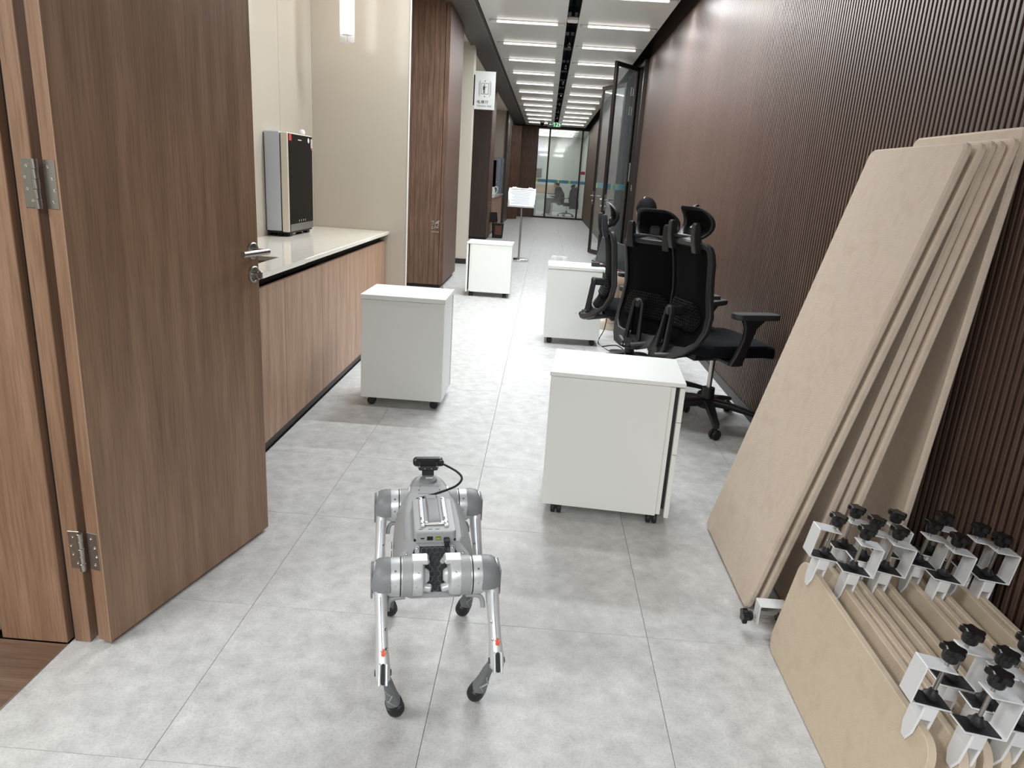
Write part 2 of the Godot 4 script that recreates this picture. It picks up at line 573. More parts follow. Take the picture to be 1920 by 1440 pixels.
	part("edge_rail", span(Vector3(-0.878, CEIL - 0.012, 6.0), Vector3(-0.85, CEIL + 0.05, -25.38)), W.black, cp)
	var cm := setting("ceiling_mesh", "grey metal mesh strip along the left edge of the ceiling", "grille")
	part("rail", span(Vector3(-1.19, CEIL - 0.01, 6.0), Vector3(-1.178, CEIL + 0.03, -25.38)), W.grille, cm)
	part("rail", span(Vector3(-0.89, CEIL - 0.01, 6.0), Vector3(-0.88, CEIL + 0.03, -25.38)), W.grille, cm)
	var g := MB.new()
	for k in 20: g.box(Vector3(-1.172 + 0.0149 * k, CEIL + 0.002, -12.0), Vector3(0.005, 0.004, 26.8))
	for k in 820: g.box(Vector3(-1.034, CEIL + 0.0015, -4.5 - 0.0255 * k), Vector3(0.29, 0.003, 0.008))
	stuff(part("mesh_wires", g.mesh(true), W.grille, cm))
	setting("ceiling_side", "cream plaster ceiling over the pantry niches on the left", "ceiling", span(Vector3(-2.3, 3.06, -1.6), Vector3(-1.192, 3.2, -25.4)), W.creammatt)
	setting("wall_upper_right", "black upstand above the slat wall", "wall", span(Vector3(1.34, 2.99, 6.0), Vector3(1.5, 3.42, -10.83)), W.plenum)
	setting("wall_side_near", "pale wall of the side room beyond the open door", "wall", span(Vector3(-4.3, 0, 2.5), Vector3(-4.2, 3.42, -1.7)), W.plaster)
	setting("wall_side_back", "pale far wall of the side room", "wall", span(Vector3(-4.2, 0, -1.62), Vector3(-1.43, 3.42, -1.75)), W.plaster)
	setting("wall_side_front", "pale near wall of the side room", "wall", span(Vector3(-4.3, 0, 2.5), Vector3(-1.3, 3.42, 2.65)), W.plaster)
	setting("ceiling_side_room", "white ceiling of the side room", "ceiling", span(Vector3(-4.3, 2.8, 2.6), Vector3(-1.3, 2.9, -1.75)), W.plaster)
	setting("wall_over_door", "brown panel over the side room doorway", "wall", span(Vector3(-1.42, 2.42, 0.5), Vector3(-1.215, 3.42, -1.6)), W.door)
	setting("wall_left_near", "brown wall at the near side of the side room doorway", "wall", span(Vector3(-1.42, 0, 0.5), Vector3(-1.215, 3.42, 6.1)), W.door)

# ------------------------------------------------------------------------ lamps
func lamp_bar(x0: float, x1: float, z: float, label: String, lit := 1.0) -> void:
	var t := thing("ceiling_light", label, "ceiling light", at((x0 + x1) / 2, CEIL - 0.018, z), "light bars across the corridor ceiling")
	var w := x1 - x0
	part("diffuser", bx(Vector3(0, 0, 0), Vector3(w - 0.15, 0.02, 0.03), 0.004), W.glowlamp, t)
	for s in [-1, 1]:
		part("end_block", bx(Vector3(s * (w / 2 - 0.0375), 0, 0), Vector3(0.073, 0.022, 0.03), 0.003), W.clear, t)
		part("end_cap", bx(Vector3(s * (w / 2 + 0.004), 0.004, 0), Vector3(0.012, 0.026, 0.036), 0.002), W.metal, t)
	part("back_plate", bx(Vector3(0, 0.014, 0), Vector3(w, 0.008, 0.026)), W.metal, t)
	var a := AreaLight3D.new()
	a.area_size = Vector2(w - 0.15, 0.03)
	a.light_energy = BAR_E * lit
	a.light_color = Color(0.965, 0.985, 1.0)
	a.shadow_enabled = true
	a.area_range = 30.0
	a.area_attenuation = 2.0
	t.add_child(a)
	a.transform = Transform3D(Basis(Vector3.RIGHT, -PI / 2), Vector3(0, -0.0125, 0))

func pendant(z: float, label: String) -> void:
	var x := -1.4
	var t := thing("pendant_lamp", label, "pendant lamp", at(x, 2.09, z))
	var g := MB.new()
	var o := g.ring(Vector3.ZERO, Vector3(0.05, 0, 0), Vector3(0, 0, 0.05), 32)
	var i := g.ring(Vector3.ZERO, Vector3(0.0465, 0, 0), Vector3(0, 0, 0.0465), 32)
	g.frame(o, i, Vector3(0, 0.86, 0), 0.001)
	part("glass_tube", g, W.clear, t)
	var d := MB.new()
	d.cyl(Vector3(0, 0.05, 0), Vector3(0, 0.425, 0), 0.033, 28, 0.0)
	part("diffuser", d, glow(Color(1, 0.99, 0.97), 2.6), t)
	d = MB.new()
	d.cyl(Vector3(0, 0.425, 0), Vector3(0, 0.80, 0), 0.033, 28, 0.0)
	part("diffuser", d, glow(Color(1, 0.99, 0.97), 2.6), t)
	var c := MB.new()
	c.cyl(Vector3(0, 0.80, 0), Vector3(0, 0.87, 0), 0.052, 28, 0.003)
	c.cyl(Vector3(0, 0.004, 0), Vector3(0, 0.05, 0), 0.0035, 8)
	c.cyl(Vector3(0, 0.046, 0), Vector3(0, 0.0495, 0), 0.034, 28)
	part("cap", c, W.metal, t)
	var k := MB.new()
	k.cyl(Vector3(0, 0.87, 0), Vector3(0, 0.968, 0), 0.003, 8)
	k.cyl(Vector3(0, 0.955, 0), Vector3(0, 0.9695, 0), 0.045, 20)
	part("cord", k, W.metal, t)
	for y in [0.11, 0.24, 0.36, 0.49, 0.61, 0.74]:
		var l := OmniLight3D.new()
		l.light_energy = PEND_E
		l.light_color = Color(1, 0.98, 0.95)
		l.light_size = 0.03
		l.omni_range = 20.0
		l.omni_attenuation = 2.0
		l.shadow_enabled = true
		t.add_child(l)
		l.position = Vector3(0, y, 0)

func lamps() -> void:
	var ord := ["nearest", "second", "third", "fourth", "fifth", "sixth", "seventh", "eighth", "ninth", "tenth", "eleventh", "twelfth", "thirteenth", "fourteenth"]
	for k in [-10, -9, -8, -4, -3, -2, -1, 0, 1, 2, 3, 4, 5, 6, 7, 8, 9, 10, 11]:  # three rows behind the camera are added, to light camera-facing sides
		var z: float = ROW0 - STEP * k
		var seen: int = maxi(k + 1, 0)
		for s in [0, 1]:
			var l := ""
			if k < -1: l = "unseen light bar over near corridor, %s of black slot, %s row from its end" % [["left", "right"][s], ["first", "second", "third", "", "", "", "fourth", "fifth", "sixth"][k + 10]]
			else: l = "white ceiling light bar, %s row from the camera, %s of the black slot" % [ord[seen], ["left", "right"][s]]
			var lit := 3.0 if k < -4 else 0.8 if k < -3 else 2.3 if k < 0 else (0.85 if k < 5 else 0.5)
			if s == 0: lamp_bar(-0.785, 0.065, z, l, lit)
			else: lamp_bar(0.262, 1.115, z, l, lit)
	pendant(-5.116, "glowing glass tube pendant lamp before the cream end panel of the pantry")
	pendant(-3.92, "glass tube pendant lamp above the counter nearer the open door")
	# side room panel lamp, unseen: added to brighten the floor at left
	var t := thing("panel_lamp", "unseen ceiling panel lamp added in the side room to brighten the floor at left", "ceiling light", at(-2.45, 2.79, -0.1))
	part("diffuser", bx(Vector3(0, 0, 0), Vector3(1.2, 0.012, 1.2), 0.003), W.glowlamp, t)
	var a := AreaLight3D.new()
	a.area_size = Vector2(1.2, 1.2)
	a.light_energy = SIDE_E
	a.shadow_enabled = true
	a.area_range = 20.0
	t.add_child(a)
	a.transform = Transform3D(Basis(Vector3.RIGHT, -PI / 2), Vector3(0, -0.008, 0))
	# things in the black slot
	var sd := thing("slot_speaker", "white oblong box hung in the black ceiling slot", "speaker", at(0.156, CEIL + 0.005, -8.75))
	part("body", bx(Vector3.ZERO, Vector3(0.125, 0.05, 0.12), 0.012), W.white, sd)
	part("bracket", bx(Vector3(0, 0.2, -0.02), Vector3(0.04, 0.36, 0.03), 0.003), W.plenum, sd)
	for k in 9:
		var z := -10.15 - 1.9 * k
		var sp := thing("sprinkler", "small chrome fire sprinkler in the black ceiling slot, %s from the near end" % ord[k].replace("nearest", "first"), "sprinkler", at(0.16, CEIL - 0.03, z), "sprinklers in the ceiling slot")
		var m := MB.new()
		m.cyl(Vector3(0, 0.04, 0), Vector3(0, 0.43, 0), 0.012, 10)
		part("pipe", m, W.plenum, sp)
		m = MB.new()
		m.cyl(Vector3(0, 0.02, 0), Vector3(0, 0.05, 0), 0.011, 10)
		for s in [-1, 1]: m.tube([Vector3(0, 0.03, 0), Vector3(0.016 * s, 0.01, 0), Vector3(0.004 * s, -0.012, 0)], 0.0035, 6)
		m.cyl(Vector3(0, -0.016, 0), Vector3(0, -0.013, 0), 0.016, 12)
		part("head", m, W.chrome, sp)
	for k in 16:
		var z := -6.9 - 1.15 * k
		part("slot_bracket", bx(Vector3(0.156, 3.2, z), Vector3(0.13, 0.06, 0.22), 0.004), plain(rgb(52, 52, 56), 0.5, 0.3), get_node("ceiling_panels"))


# ------------------------------------------------------------- door at the left
func entrance_door() -> void:
	var j := setting("trim_2", "brown wooden jamb of the open door with a dark seal strip", "door frame")
	part("reveal_board", span(Vector3(-1.40, 0, -1.603), Vector3(-1.2165, 2.42, -1.74), 0.0015), W.door, j)
	part("seal", span(Vector3(-1.2165, 0, -1.628), Vector3(-1.203, 2.42, -1.74)), W.seal, j)
	part("rebate_board", span(Vector3(-1.203, 0, -1.614), Vector3(-1.159, 2.46, -1.74), 0.0015), W.door, j)
	part("back_board", span(Vector3(-1.42, 0, -1.66), Vector3(-1.43, 2.42, -1.74)), W.door, j)
	var ang := atan2(0.168, 0.698)       # the leaf swings a little off the corridor's line
	var d := setting("door_1", "open brown wooden door with lever handle and steel hinges, at the left", "door")
	d.transform = Transform3D(Basis(Vector3.UP, -ang), Vector3(-1.096, 0, -1.605))
	# own axes: -z along the leaf, +x towards the viewer's side
	part("leaf", span(Vector3(-0.042, 0.012, 0), Vector3(0, 2.41, -0.72), 0.002), W.door, d)
	part("edge_band", span(Vector3(-0.0012, 0.013, 0.0003), Vector3(0.0004, 2.409, -0.0016)), W.paleedge, d)
	# lever
	var m := MB.new()
	var xr := Transform3D(Basis(Vector3(0, 1, 0), Vector3(1, 0, 0), Vector3(0, 0, -1)), Vector3(0, 1.019, -0.687))
	m.lathe([Vector2(0.0005, 0), Vector2(0.027, 0), Vector2(0.027, 0.006), Vector2(0.024, 0.009), Vector2(0.0215, 0.009), Vector2(0.0205, 0.0065), Vector2(0.0005, 0.0065)], xr, 32)
	var h := part("handle", m, W.satin, d)
	m = MB.new()
	m.cyl(Vector3(0.004, 1.019, -0.687), Vector3(0.05, 1.019, -0.687), 0.0095, 18)
	m.cyl(Vector3(0.048, 1.019, -0.575), Vector3(0.048, 1.019, -0.705), 0.0098, 20, 0.001)
	part("lever", m, W.satin, h)
	m = MB.new()
	var x2 := Transform3D(xr.basis, Vector3(0, 0.943, -0.687))
	m.lathe([Vector2(0.0005, 0), Vector2(0.027, 0), Vector2(0.027, 0.007), Vector2(0.024, 0.01), Vector2(0.0215, 0.01), Vector2(0.0205, 0.007), Vector2(0.0005, 0.007)], x2, 32)
	var lk := part("lock", m, W.satin, d)
	m = MB.new()
	m.cyl(Vector3(0.006, 0.943, -0.687), Vector3(0.022, 0.943, -0.687), 0.0105, 18, 0.001)
	var tp := rrect(0.013, 0.026, 0.006)
	m.prism(tp, 0.006, Transform3D(Basis(Vector3(1, 0, 0), Vector3(0, 1, 0), Vector3(0, 0, 1)), Vector3(0.0285, 0.943, -0.687)), 0.001)
	part("thumb_turn", m, W.satin, lk)
	for y in [1.218, 0.286, 2.15]:
		var hi := MB.new()
		# plates: one in the jamb, one in the leaf's edge; local frame of the door
		var inv := d.transform.affine_inverse()
		var a := inv * Vector3(-1.179, y, -1.6128)
		var b := inv * Vector3(-1.1605, y, -1.6128)
		var jm := Basis(Vector3.UP, ang)
		hi.box(a.lerp(b, 0.5), Vector3(0.031, 0.108, 0.0022), 0.0006, jm)
		hi.box(Vector3(-0.0225, y, 0.0006), Vector3(0.034, 0.108, 0.0022), 0.0006)
		var hp := part("hinge", hi, W.satin, d)
		var bar := MB.new()
		var c := inv * Vector3(-1.1475, y, -1.603)
		for k in 5:
			bar.cyl(c + Vector3(0, -0.055 + k * 0.022, 0), c + Vector3(0, -0.0335 + k * 0.022, 0), 0.0075 if k % 2 == 0 else 0.0068, 16, 0.0006)
		part("barrel", bar, W.satin, hp)
		var sc := MB.new()
		var ox := [-0.002, -0.009, -0.006, 0.004]
		for k in 4:
			var yy: float = y + 0.038 - 0.0255 * k
			var p1 := a.lerp(b, 0.5) + jm * Vector3(ox[k], 0, 0.0011)
			p1.y = yy
			sc.lathe([Vector2(0.0042, 0), Vector2(0.0036, 0.0009), Vector2(0.002, 0.0011), Vector2(0.0012, 0.0002)], Transform3D(jm * Basis(Vector3.RIGHT, PI / 2), p1), 12)
			var p2 := Vector3(-0.0225 - ox[3 - k], yy, 0.0017)
			sc.lathe([Vector2(0.0042, 0), Vector2(0.0036, 0.0009), Vector2(0.002, 0.0011), Vector2(0.0012, 0.0002)], Transform3D(Basis(Vector3.RIGHT, PI / 2), p2), 12)
		part("screw", sc, W.chrome, hp)

# ------------------------------------------------------------- pantry counter
func pantry() -> void:
	var xf := -1.196
	var ends := [-2.6, -3.269, -3.844, -4.345, -4.90, -5.44]
	var ord := ["half hidden by the open door", "with the seam next to the door handle", "second from the open door that shows whole", "third along, behind the white pedestal", "last, against the cream end panel"]
	for k in 5:
		var z0: float = ends[k]
		var z1: float = ends[k + 1]
		var c := thing("base_cabinet", "brown wood pantry base cabinet, %s" % ord[k], "cabinet", at(xf, 0, (z0 + z1) / 2), "pantry base cabinets")
		var w := z0 - z1
		part("body", span(Vector3(-0.555, 0.06, w / 2 - 0.001), Vector3(-0.02, 0.62 if k < 2 else 0.77, -w / 2 + 0.001)), W.kick, c)
		part("door", span(Vector3(-0.019, 0.062, w / 2 - 0.0018), Vector3(0, 0.772, -w / 2 + 0.0018), 0.001), W.cabinet, c)
		part("plinth", span(Vector3(-0.5, 0, w / 2), Vector3(-0.025, 0.06, -w / 2)), W.kick, c)
		part("finger_rail", span(Vector3(-0.09 if k < 2 else -0.5, 0.772, w / 2), Vector3(-0.045, 0.818, -w / 2)), W.seal, c)
	var m := MB.new()
	# slab with the sink cut out of it
	var sx0 := -1.62
	var sx1 := -1.30
	var sz0 := -2.95
	var sz1 := -3.50
	m.box(Vector3(-1.463, 0.833, (-2.6 + sz0) / 2), Vector3(0.584, 0.024, -sz0 - 2.6), 0.002)
	m.box(Vector3(-1.463, 0.833, (sz1 - 5.448) / 2), Vector3(0.584, 0.024, 5.448 + sz1), 0.002)
	m.box(Vector3((sx1 - 1.171) / 2, 0.833, (sz0 + sz1) / 2), Vector3(sx1 * -1 - 1.171, 0.024, sz0 - sz1), 0.0)
	m.box(Vector3((sx0 - 1.755) / 2, 0.833, (sz0 + sz1) / 2), Vector3(1.755 + sx0, 0.024, sz0 - sz1), 0.0)
	var t := thing("worktop", "pale polished stone worktop of the pantry counter", "worktop")
	part("slab", m, W.stone, t)
	m = MB.new()
	m.box(Vector3((sx0 + sx1) / 2, 0.66, (sz0 + sz1) / 2), Vector3(sx1 - sx0, 0.004, sz0 - sz1))
	for q in [[sx0, 0.0], [sx1, 0.0]]: m.box(Vector3(q[0], 0.74, (sz0 + sz1) / 2), Vector3(0.003, 0.165, sz0 - sz1))
	for q in [sz0, sz1]: m.box(Vector3((sx0 + sx1) / 2, 0.74, q), Vector3(sx1 - sx0, 0.165, 0.003))
	part("sink_basin", m, plain(rgb(150, 146, 138), 0.35, 0.8), t)
	# water dispenser: grey body, cream surround, black glass front facing the corridor
	var d := thing("water_dispenser", "tall water dispenser with black glass front and pale grey side on the counter", "water dispenser", at(-1.7, 0.845, -4.73))
	part("body", span(Vector3(-0.05, 0.035, 0.23), Vector3(0.045, 0.635, -0.225), 0.004), W.greybody, d)
	part("shadow_gap", span(Vector3(0.045, 0.034, 0.222), Vector3(0.052, 0.625, -0.22)), W.black, d)
	part("surround", span(Vector3(0.052, 0.03, 0.232), Vector3(0.098, 0.632, -0.235), 0.005), plain(rgb(222, 214, 198), 0.35), d)
	part("front_glass", span(Vector3(0.097, 0.034, 0.222), Vector3(0.101, 0.626, -0.23), 0.001), W.blackgloss, d)
	part("drip_tray", span(Vector3(0.1, 0.034, 0.22), Vector3(0.1025, 0.078, -0.228), 0.001), plain(rgb(120, 120, 118), 0.3, 0.6), d)
	m = MB.new()
	for q in [[0.02, 0.17], [0.07, 0.17], [0.02, -0.17], [0.07, -0.17], [0.0, 0.0]]: m.box(Vector3(q[0], 0.019, q[1]), Vector3(0.035, 0.036, 0.05), 0.003)
	m.box(Vector3(0.03, 0.028, 0.0), Vector3(0.13, 0.014, 0.44), 0.002)
	part("foot", m, W.black, d)
	part("sticker", span(Vector3(0.1, 0.585, 0.215), Vector3(0.1015, 0.624, 0.17)), W.red, d)
	part("sticker", span(Vector3(0.1, 0.555, -0.2), Vector3(0.1018, 0.612, -0.228)), plain(rgb(190, 186, 182), 0.4), d)
	part("sticker", span(Vector3(0.1, 0.543, -0.205), Vector3(0.1018, 0.554, -0.228)), W.red, d)
	m = MB.new()
	for k in 5: m.box(Vector3(0.1012, 0.595, 0.045 - 0.014 * k), Vector3(0.0012, 0.006, 0.009))
	part("lettering", m, W.white, d)
	m = MB.new()
	m.lathe([Vector2(0.0005, 0), Vector2(0.016, 0.0), Vector2(0.016, 0.0012), Vector2(0.0005, 0.0012)], Transform3D(Basis(Vector3(0, 1, 0), Vector3(1, 0, 0), Vector3(0, 0, -1)), Vector3(0.1008, 0.6, -0.155)), 20)
	part("badge", m, W.white, d)
	m = MB.new()
	for k in 4: m.box(Vector3(0.1012, 0.094, 0.055 - 0.04 * k), Vector3(0.001, 0.012, 0.004))
	part("key_mark", m, W.white, d)
	var kn := MB.new()
	kn.lathe([Vector2(0.012, 0), Vector2(0.02, 0.008), Vector2(0.021, 0.022), Vector2(0.014, 0.034), Vector2(0.0005, 0.037)], Transform3D(Basis(), Vector3(0.06, 0.632, -0.15)), 20)
	part("top_knob", kn, W.white, d)
	# chrome characters on the ribbed pillar
	pillar_signs()
	# hanging sign
	var s := thing("elevator_sign", "white hanging sign reading Elevator Hall with a lift symbol", "sign", at(-0.973, 2.447, -10.76))
	part("plate", bx(Vector3.ZERO, Vector3(0.29, 0.505, 0.03), 0.003), W.white, s)
	part("bracket", bx(Vector3(-0.155, 0.0, -0.01), Vector3(0.022, 0.40, 0.06), 0.002), W.frame, s)
	var ink := plain(rgb(70, 70, 72), 0.5)
	m = MB.new()
	for q in [[0, 0.1, 0.1, 0.005], [0, -0.04, 0.1, 0.005]]: m.box(Vector3(q[0], q[1] - 0.005, 0.0155), Vector3(q[2], q[3], 0.002))
	for sx in [-0.05, 0.05]: m.box(Vector3(sx, 0.025, 0.0155), Vector3(0.005, 0.145, 0.002))
	for sx in [-0.085, -0.07, 0.07, 0.085]: m.box(Vector3(sx, 0.025, 0.0155), Vector3(0.004, 0.21 if absf(sx) < 0.08 else 0.17, 0.002))
	m.lathe([Vector2(0.0085, 0), Vector2(0.0085, 0.002)], Transform3D(Basis(Vector3.RIGHT, PI / 2), Vector3(-0.01, 0.073, 0.0145)), 14)
	m.box(Vector3(-0.01, 0.035, 0.0155), Vector3(0.024, 0.05, 0.002))
	for sx in [-0.017, -0.003]: m.box(Vector3(sx, -0.012, 0.0155), Vector3(0.009, 0.05, 0.002))
	m.box(Vector3(-0.026, 0.032, 0.0155), Vector3(0.006, 0.05, 0.002))
	m.box(Vector3(0.01, 0.045, 0.0155), Vector3(0.03, 0.006, 0.002), 0, Basis(Vector3.BACK, 0.5))
	m.prism(PackedVector2Array([Vector2(-0.01, 0.012), Vector2(0.01, 0.012), Vector2(0, -0.006)]), 0.002, Transform3D(Basis(), Vector3(0, 0.118, 0.0155)))
	m.prism(PackedVector2Array([Vector2(-0.01, -0.012), Vector2(0.01, -0.012), Vector2(0, 0.006)]), 0.002, Transform3D(Basis(), Vector3(0, -0.072, 0.0155)))
	part("lift_symbol", m, ink, s)
	# the three characters above the English words, stroke by stroke on a 10 x 10 square
	m = MB.new()
	var glyphs := [
		[[1, 8, 8, 8], [1, 8, 1, 3], [8, 8, 8, 3], [1, 5.5, 8, 5.5], [1, 3, 8, 3], [4.5, 10, 4.5, 1], [4.5, 1, 9.5, 1], [9.5, 1, 9.5, 2.5]],
		[[0, 7.5, 4, 7.5], [2, 10, 2, 0], [2, 6.5, 0.2, 3], [2, 6.5, 3.8, 4.5], [5.5, 10, 6.2, 8.5], [9, 10, 8.2, 8.5], [4.8, 8.3, 9.4, 8.3], [9.4, 8.3, 9.4, 6.3], [5, 6.3, 9.4, 6.3], [5, 6.3, 5, 4.4], [5, 4.4, 9.6, 4.4], [9.6, 4.4, 9.2, 2.4], [7.2, 8.3, 7.2, 0], [7, 4.2, 4.6, 1.2]],
		[[1, 9, 9.5, 9], [1.3, 9, 1.2, 4], [1.2, 4, 0.2, 0.5], [3, 6, 9.3, 6], [6.2, 6, 6.2, 0.6], [6.2, 0.6, 4.8, 1.2]]]
	for gi in 3:
		for st in glyphs[gi]:
			var a := Vector2(st[0], st[1]) * 0.0046
			var b := Vector2(st[2], st[3]) * 0.0046
			var mid := (a + b) / 2 + Vector2(-0.105 + gi * 0.058, -0.176)
			m.box(Vector3(mid.x, mid.y, 0.0155), Vector3((b - a).length() + 0.004, 0.0048, 0.002), 0, Basis(Vector3.BACK, (b - a).angle()))
	part("characters", m, ink, s)
	words("Elevator Hall", 0.037, ink, s, Transform3D(Basis(), Vector3(0.0, -0.205, 0.0152)))

func words(text: String, size: float, mat: Material, parent: Node3D, xf: Transform3D, depth := 0.002, called := "lettering", bold := false) -> void:
	var f := SystemFont.new()
	f.font_names = PackedStringArray(["Droid Sans"])
	if bold: f.font_weight = 700
	var t := TextMesh.new()
	t.text = text
	t.font = f
	t.font_size = 32
	t.pixel_size = size / 32.0
	t.depth = depth
	t.curve_step = 2.0
	part(called, t, mat, parent, xf)

func slanted(m: MB, strokes: Array, s: float, o: Vector3, x: Vector3, y: Vector3, n: Vector3) -> void:
	for st in strokes:
		var a: Vector3 = o + x * (st[0] * s) + y * (st[1] * s)
		var b: Vector3 = o + x * (st[2] * s) + y * (st[3] * s)
		var d: Vector3 = b - a
		var bb := Basis(d.normalized(), n.cross(d.normalized()), n)
		m.box((a + b) / 2, Vector3(d.length() + 0.006, 0.0085, 0.006), 0.001, bb)

func pillar_signs() -> void:
	var st := [
		[0.2, 9.4, 2.4, 9.9], [2.4, 9.9, 2.6, 8.4], [0.8, 8.2, 2.6, 8.4], [2.6, 8.4, 2.5, 6.8], [0.4, 6.4, 2.5, 6.8],
		[3.8, 6.2, 4.8, 9.8], [4.8, 9.8, 5.6, 6.6], [5.6, 6.6, 6.4, 10.2], [7.2, 8.2, 7.9, 10.6], [7.2, 7.0, 8.0, 7.3],
		[0.2, 1.6, 1.3, 5.2], [0.2, 1.6, 1.6, 1.9], [2.6, 2.0, 4.2, 5.6], [4.2, 5.6, 4.9, 2.6], [3.2, 3.6, 4.8, 3.8], [5.8, 3.2, 7.2, 5.6], [6.2, 2.8, 7.6, 3.2], [7.4, 5.0, 8.2, 5.2]]
	for q in [[Vector3(-1.275, 0.70, -8.188), Vector3.RIGHT, Vector3.BACK, "chrome raised characters on the ribbed brown pillar"], [Vector3(-1.183, 0.70, -15.42), Vector3.FORWARD, Vector3.RIGHT, "chrome raised characters on the side of the dark pillar"]]:
		var t := thing("wall_lettering", q[3], "wall sign", Transform3D(Basis(), q[0]))
		var m := MB.new()
		slanted(m, st, 0.0105, Vector3(0, -0.04, 0) + q[2] * 0.004, q[1], Vector3.UP, q[2])
		part("characters", m, W.chrome, t)
		m = MB.new()
		for k in 6: slanted(m, [[k * 1.4 + 0.2, 0, k * 1.4 + 0.5, 0.9]], 0.0105, Vector3(0, -0.06 - 0.002 * (k % 2), 0) + q[2] * 0.003, q[1], Vector3.UP, q[2])
		part("small_letters", m, W.chrome, t)
	var ds := thing("door_stop", "small steel door stop on the floor by the ribbed pillar", "door stop", at(-1.12, 0, -8.12))
	var m := MB.new()
	m.lathe([Vector2(0.022, 0), Vector2(0.022, 0.004), Vector2(0.01, 0.008), Vector2(0.01, 0.045), Vector2(0.0005, 0.048)], Transform3D(), 18)
	part("post", m, W.satin, ds)

# ------------------------------------------------------------- drawer pedestals
func pedestal(label: String, xf: Transform3D, l: float, w: float, h: float, top: float) -> Node3D:
	# own axes: drawers face +x, l along x, w along z; base at the floor
	var p := thing("drawer_pedestal", label, "drawer pedestal", xf, "white mobile drawer pedestals")
	var y0 := 0.055
	var yb := h - top
	part("body", span(Vector3(-l / 2, y0, -w / 2), Vector3(l / 2 - 0.052, yb - 0.002, w / 2), 0.0012), W.white, p)
	part("finger_rail", span(Vector3(l / 2 - 0.0515, y0 + 0.004, -w / 2 + 0.006), Vector3(l / 2 - 0.034, yb - 0.004, w / 2 - 0.006), 0.001), W.white, p)
	part("carcass", span(Vector3(l / 2 - 0.034, y0 + 0.02, -w / 2 + 0.03), Vector3(l / 2 - 0.019, yb - 0.004, w / 2 - 0.03)), W.kick, p)
	part("top", span(Vector3(-l / 2 - 0.004, yb, -w / 2 - 0.004), Vector3(l / 2 + 0.001, h, w / 2 + 0.004), 0.0015), W.white, p)
	var cuts := [0.0, 0.5, 0.745, 1.0]
	for k in 3:
		var a: float = lerpf(y0 - 0.006, yb - 0.003, cuts[k]) + 0.0015
		var b: float = lerpf(y0 - 0.006, yb - 0.003, cuts[k + 1]) - 0.0015
		part("drawer", span(Vector3(l / 2 - 0.0185, a, -w / 2 - 0.001), Vector3(l / 2, b, w / 2 + 0.001), 0.0012), W.white, p)
	for sx in [-1, 1]:
		for sz in [-1, 1]:
			var m := MB.new()
			var c := Vector3(sx * (l / 2 - 0.06), 0.0, sz * (w / 2 - 0.05))
			for q in [-0.0125, 0.0125]: m.cyl(c + Vector3(q - 0.0085, 0.023, 0), c + Vector3(q + 0.0085, 0.023, 0), 0.023, 18, 0.003)
			m.box(c + Vector3(0, 0.036, 0.006), Vector3(0.012, 0.03, 0.024), 0.002)
			m.box(c + Vector3(0, 0.0525, 0), Vector3(0.04, 0.005, 0.04), 0.001)
			part("caster", m, W.rubber, p)
	return p

func pedestals() -> void:
	W.rubber = plain(rgb(26, 26, 27), 0.55)
	var c := Vector3(0.467 / 2, 0, -0.382 / 2)
	pedestal("white drawer pedestal beside the brown pantry cabinets, its plain back to the camera", at(-0.967 + c.x, 0, -3.78 + c.z, PI / 2), 0.382, 0.459, 0.64, 0.025)
	var yd := deg_to_rad(-4.345)
	var o := Vector3(0.069, 0, -2.587) + Basis(Vector3.UP, yd) * Vector3(0.252, 0, -0.195)
	pedestal("largest white drawer pedestal in front of the black chairs, drawers facing the slat wall", Transform3D(Basis(Vector3.UP, yd), o), 0.504, 0.382, 0.603, 0.016)
	pedestal("farthest white drawer pedestal before the dark pillar and notice stand", at(-0.819 + 0.2475, 0, -7.785 - 0.2045, PI), 0.495, 0.401, 0.592, 0.016)
	pedestal("white drawer pedestal half behind the leftmost black chair, clear plastic holder on top", at(0.059 + 0.2305, 0, -5.70 - 0.1805, PI / 2), 0.361, 0.453, 0.641, 0.025)
	# on top of the last one
	var h := thing("clear_holder", "clear acrylic tape holder on the white pedestal behind the chairs", "holder", at(0.146, 0.6412, -5.78, 0.1))
	var m := MB.new()
	for s in [-1, 1]:
		m.box(Vector3(0.05 * s, 0.035, 0), Vector3(0.028, 0.07, 0.05), 0.004)
	m.box(Vector3(0, 0.062, -0.018), Vector3(0.12, 0.012, 0.012), 0.003)
	m.box(Vector3(0, 0.006, 0), Vector3(0.09, 0.01, 0.045), 0.002)
	part("body", m, W.clear, h)
	m = MB.new()
	for s in [-1, 1]:
		for k in 4: m.cyl(Vector3(0.05 * s + 0.016 * (1 if s < 0 else -1), 0.012 + 0.016 * k, 0.0), Vector3(0.05 * s + 0.016 * (1 if s < 0 else -1), 0.02 + 0.016 * k, 0.0), 0.01, 12)
	part("clip", m, W.white, h)
	var b := thing("pocket_knife", "small black gadget lying on the white pedestal beside the chair back", "gadget", at(0.47, 0.6412, -5.84, 0.15))
	m = MB.new()
	m.box(Vector3(-0.03, 0.018, 0), Vector3(0.06, 0.036, 0.035), 0.004)
	m.box(Vector3(0.025, 0.012, 0), Vector3(0.06, 0.02, 0.03), 0.003)
	part("body", m, W.rubber, b)
	part("key", bx(Vector3(0.02, 0.024, 0.0), Vector3(0.02, 0.006, 0.02), 0.001), W.greybody, b)

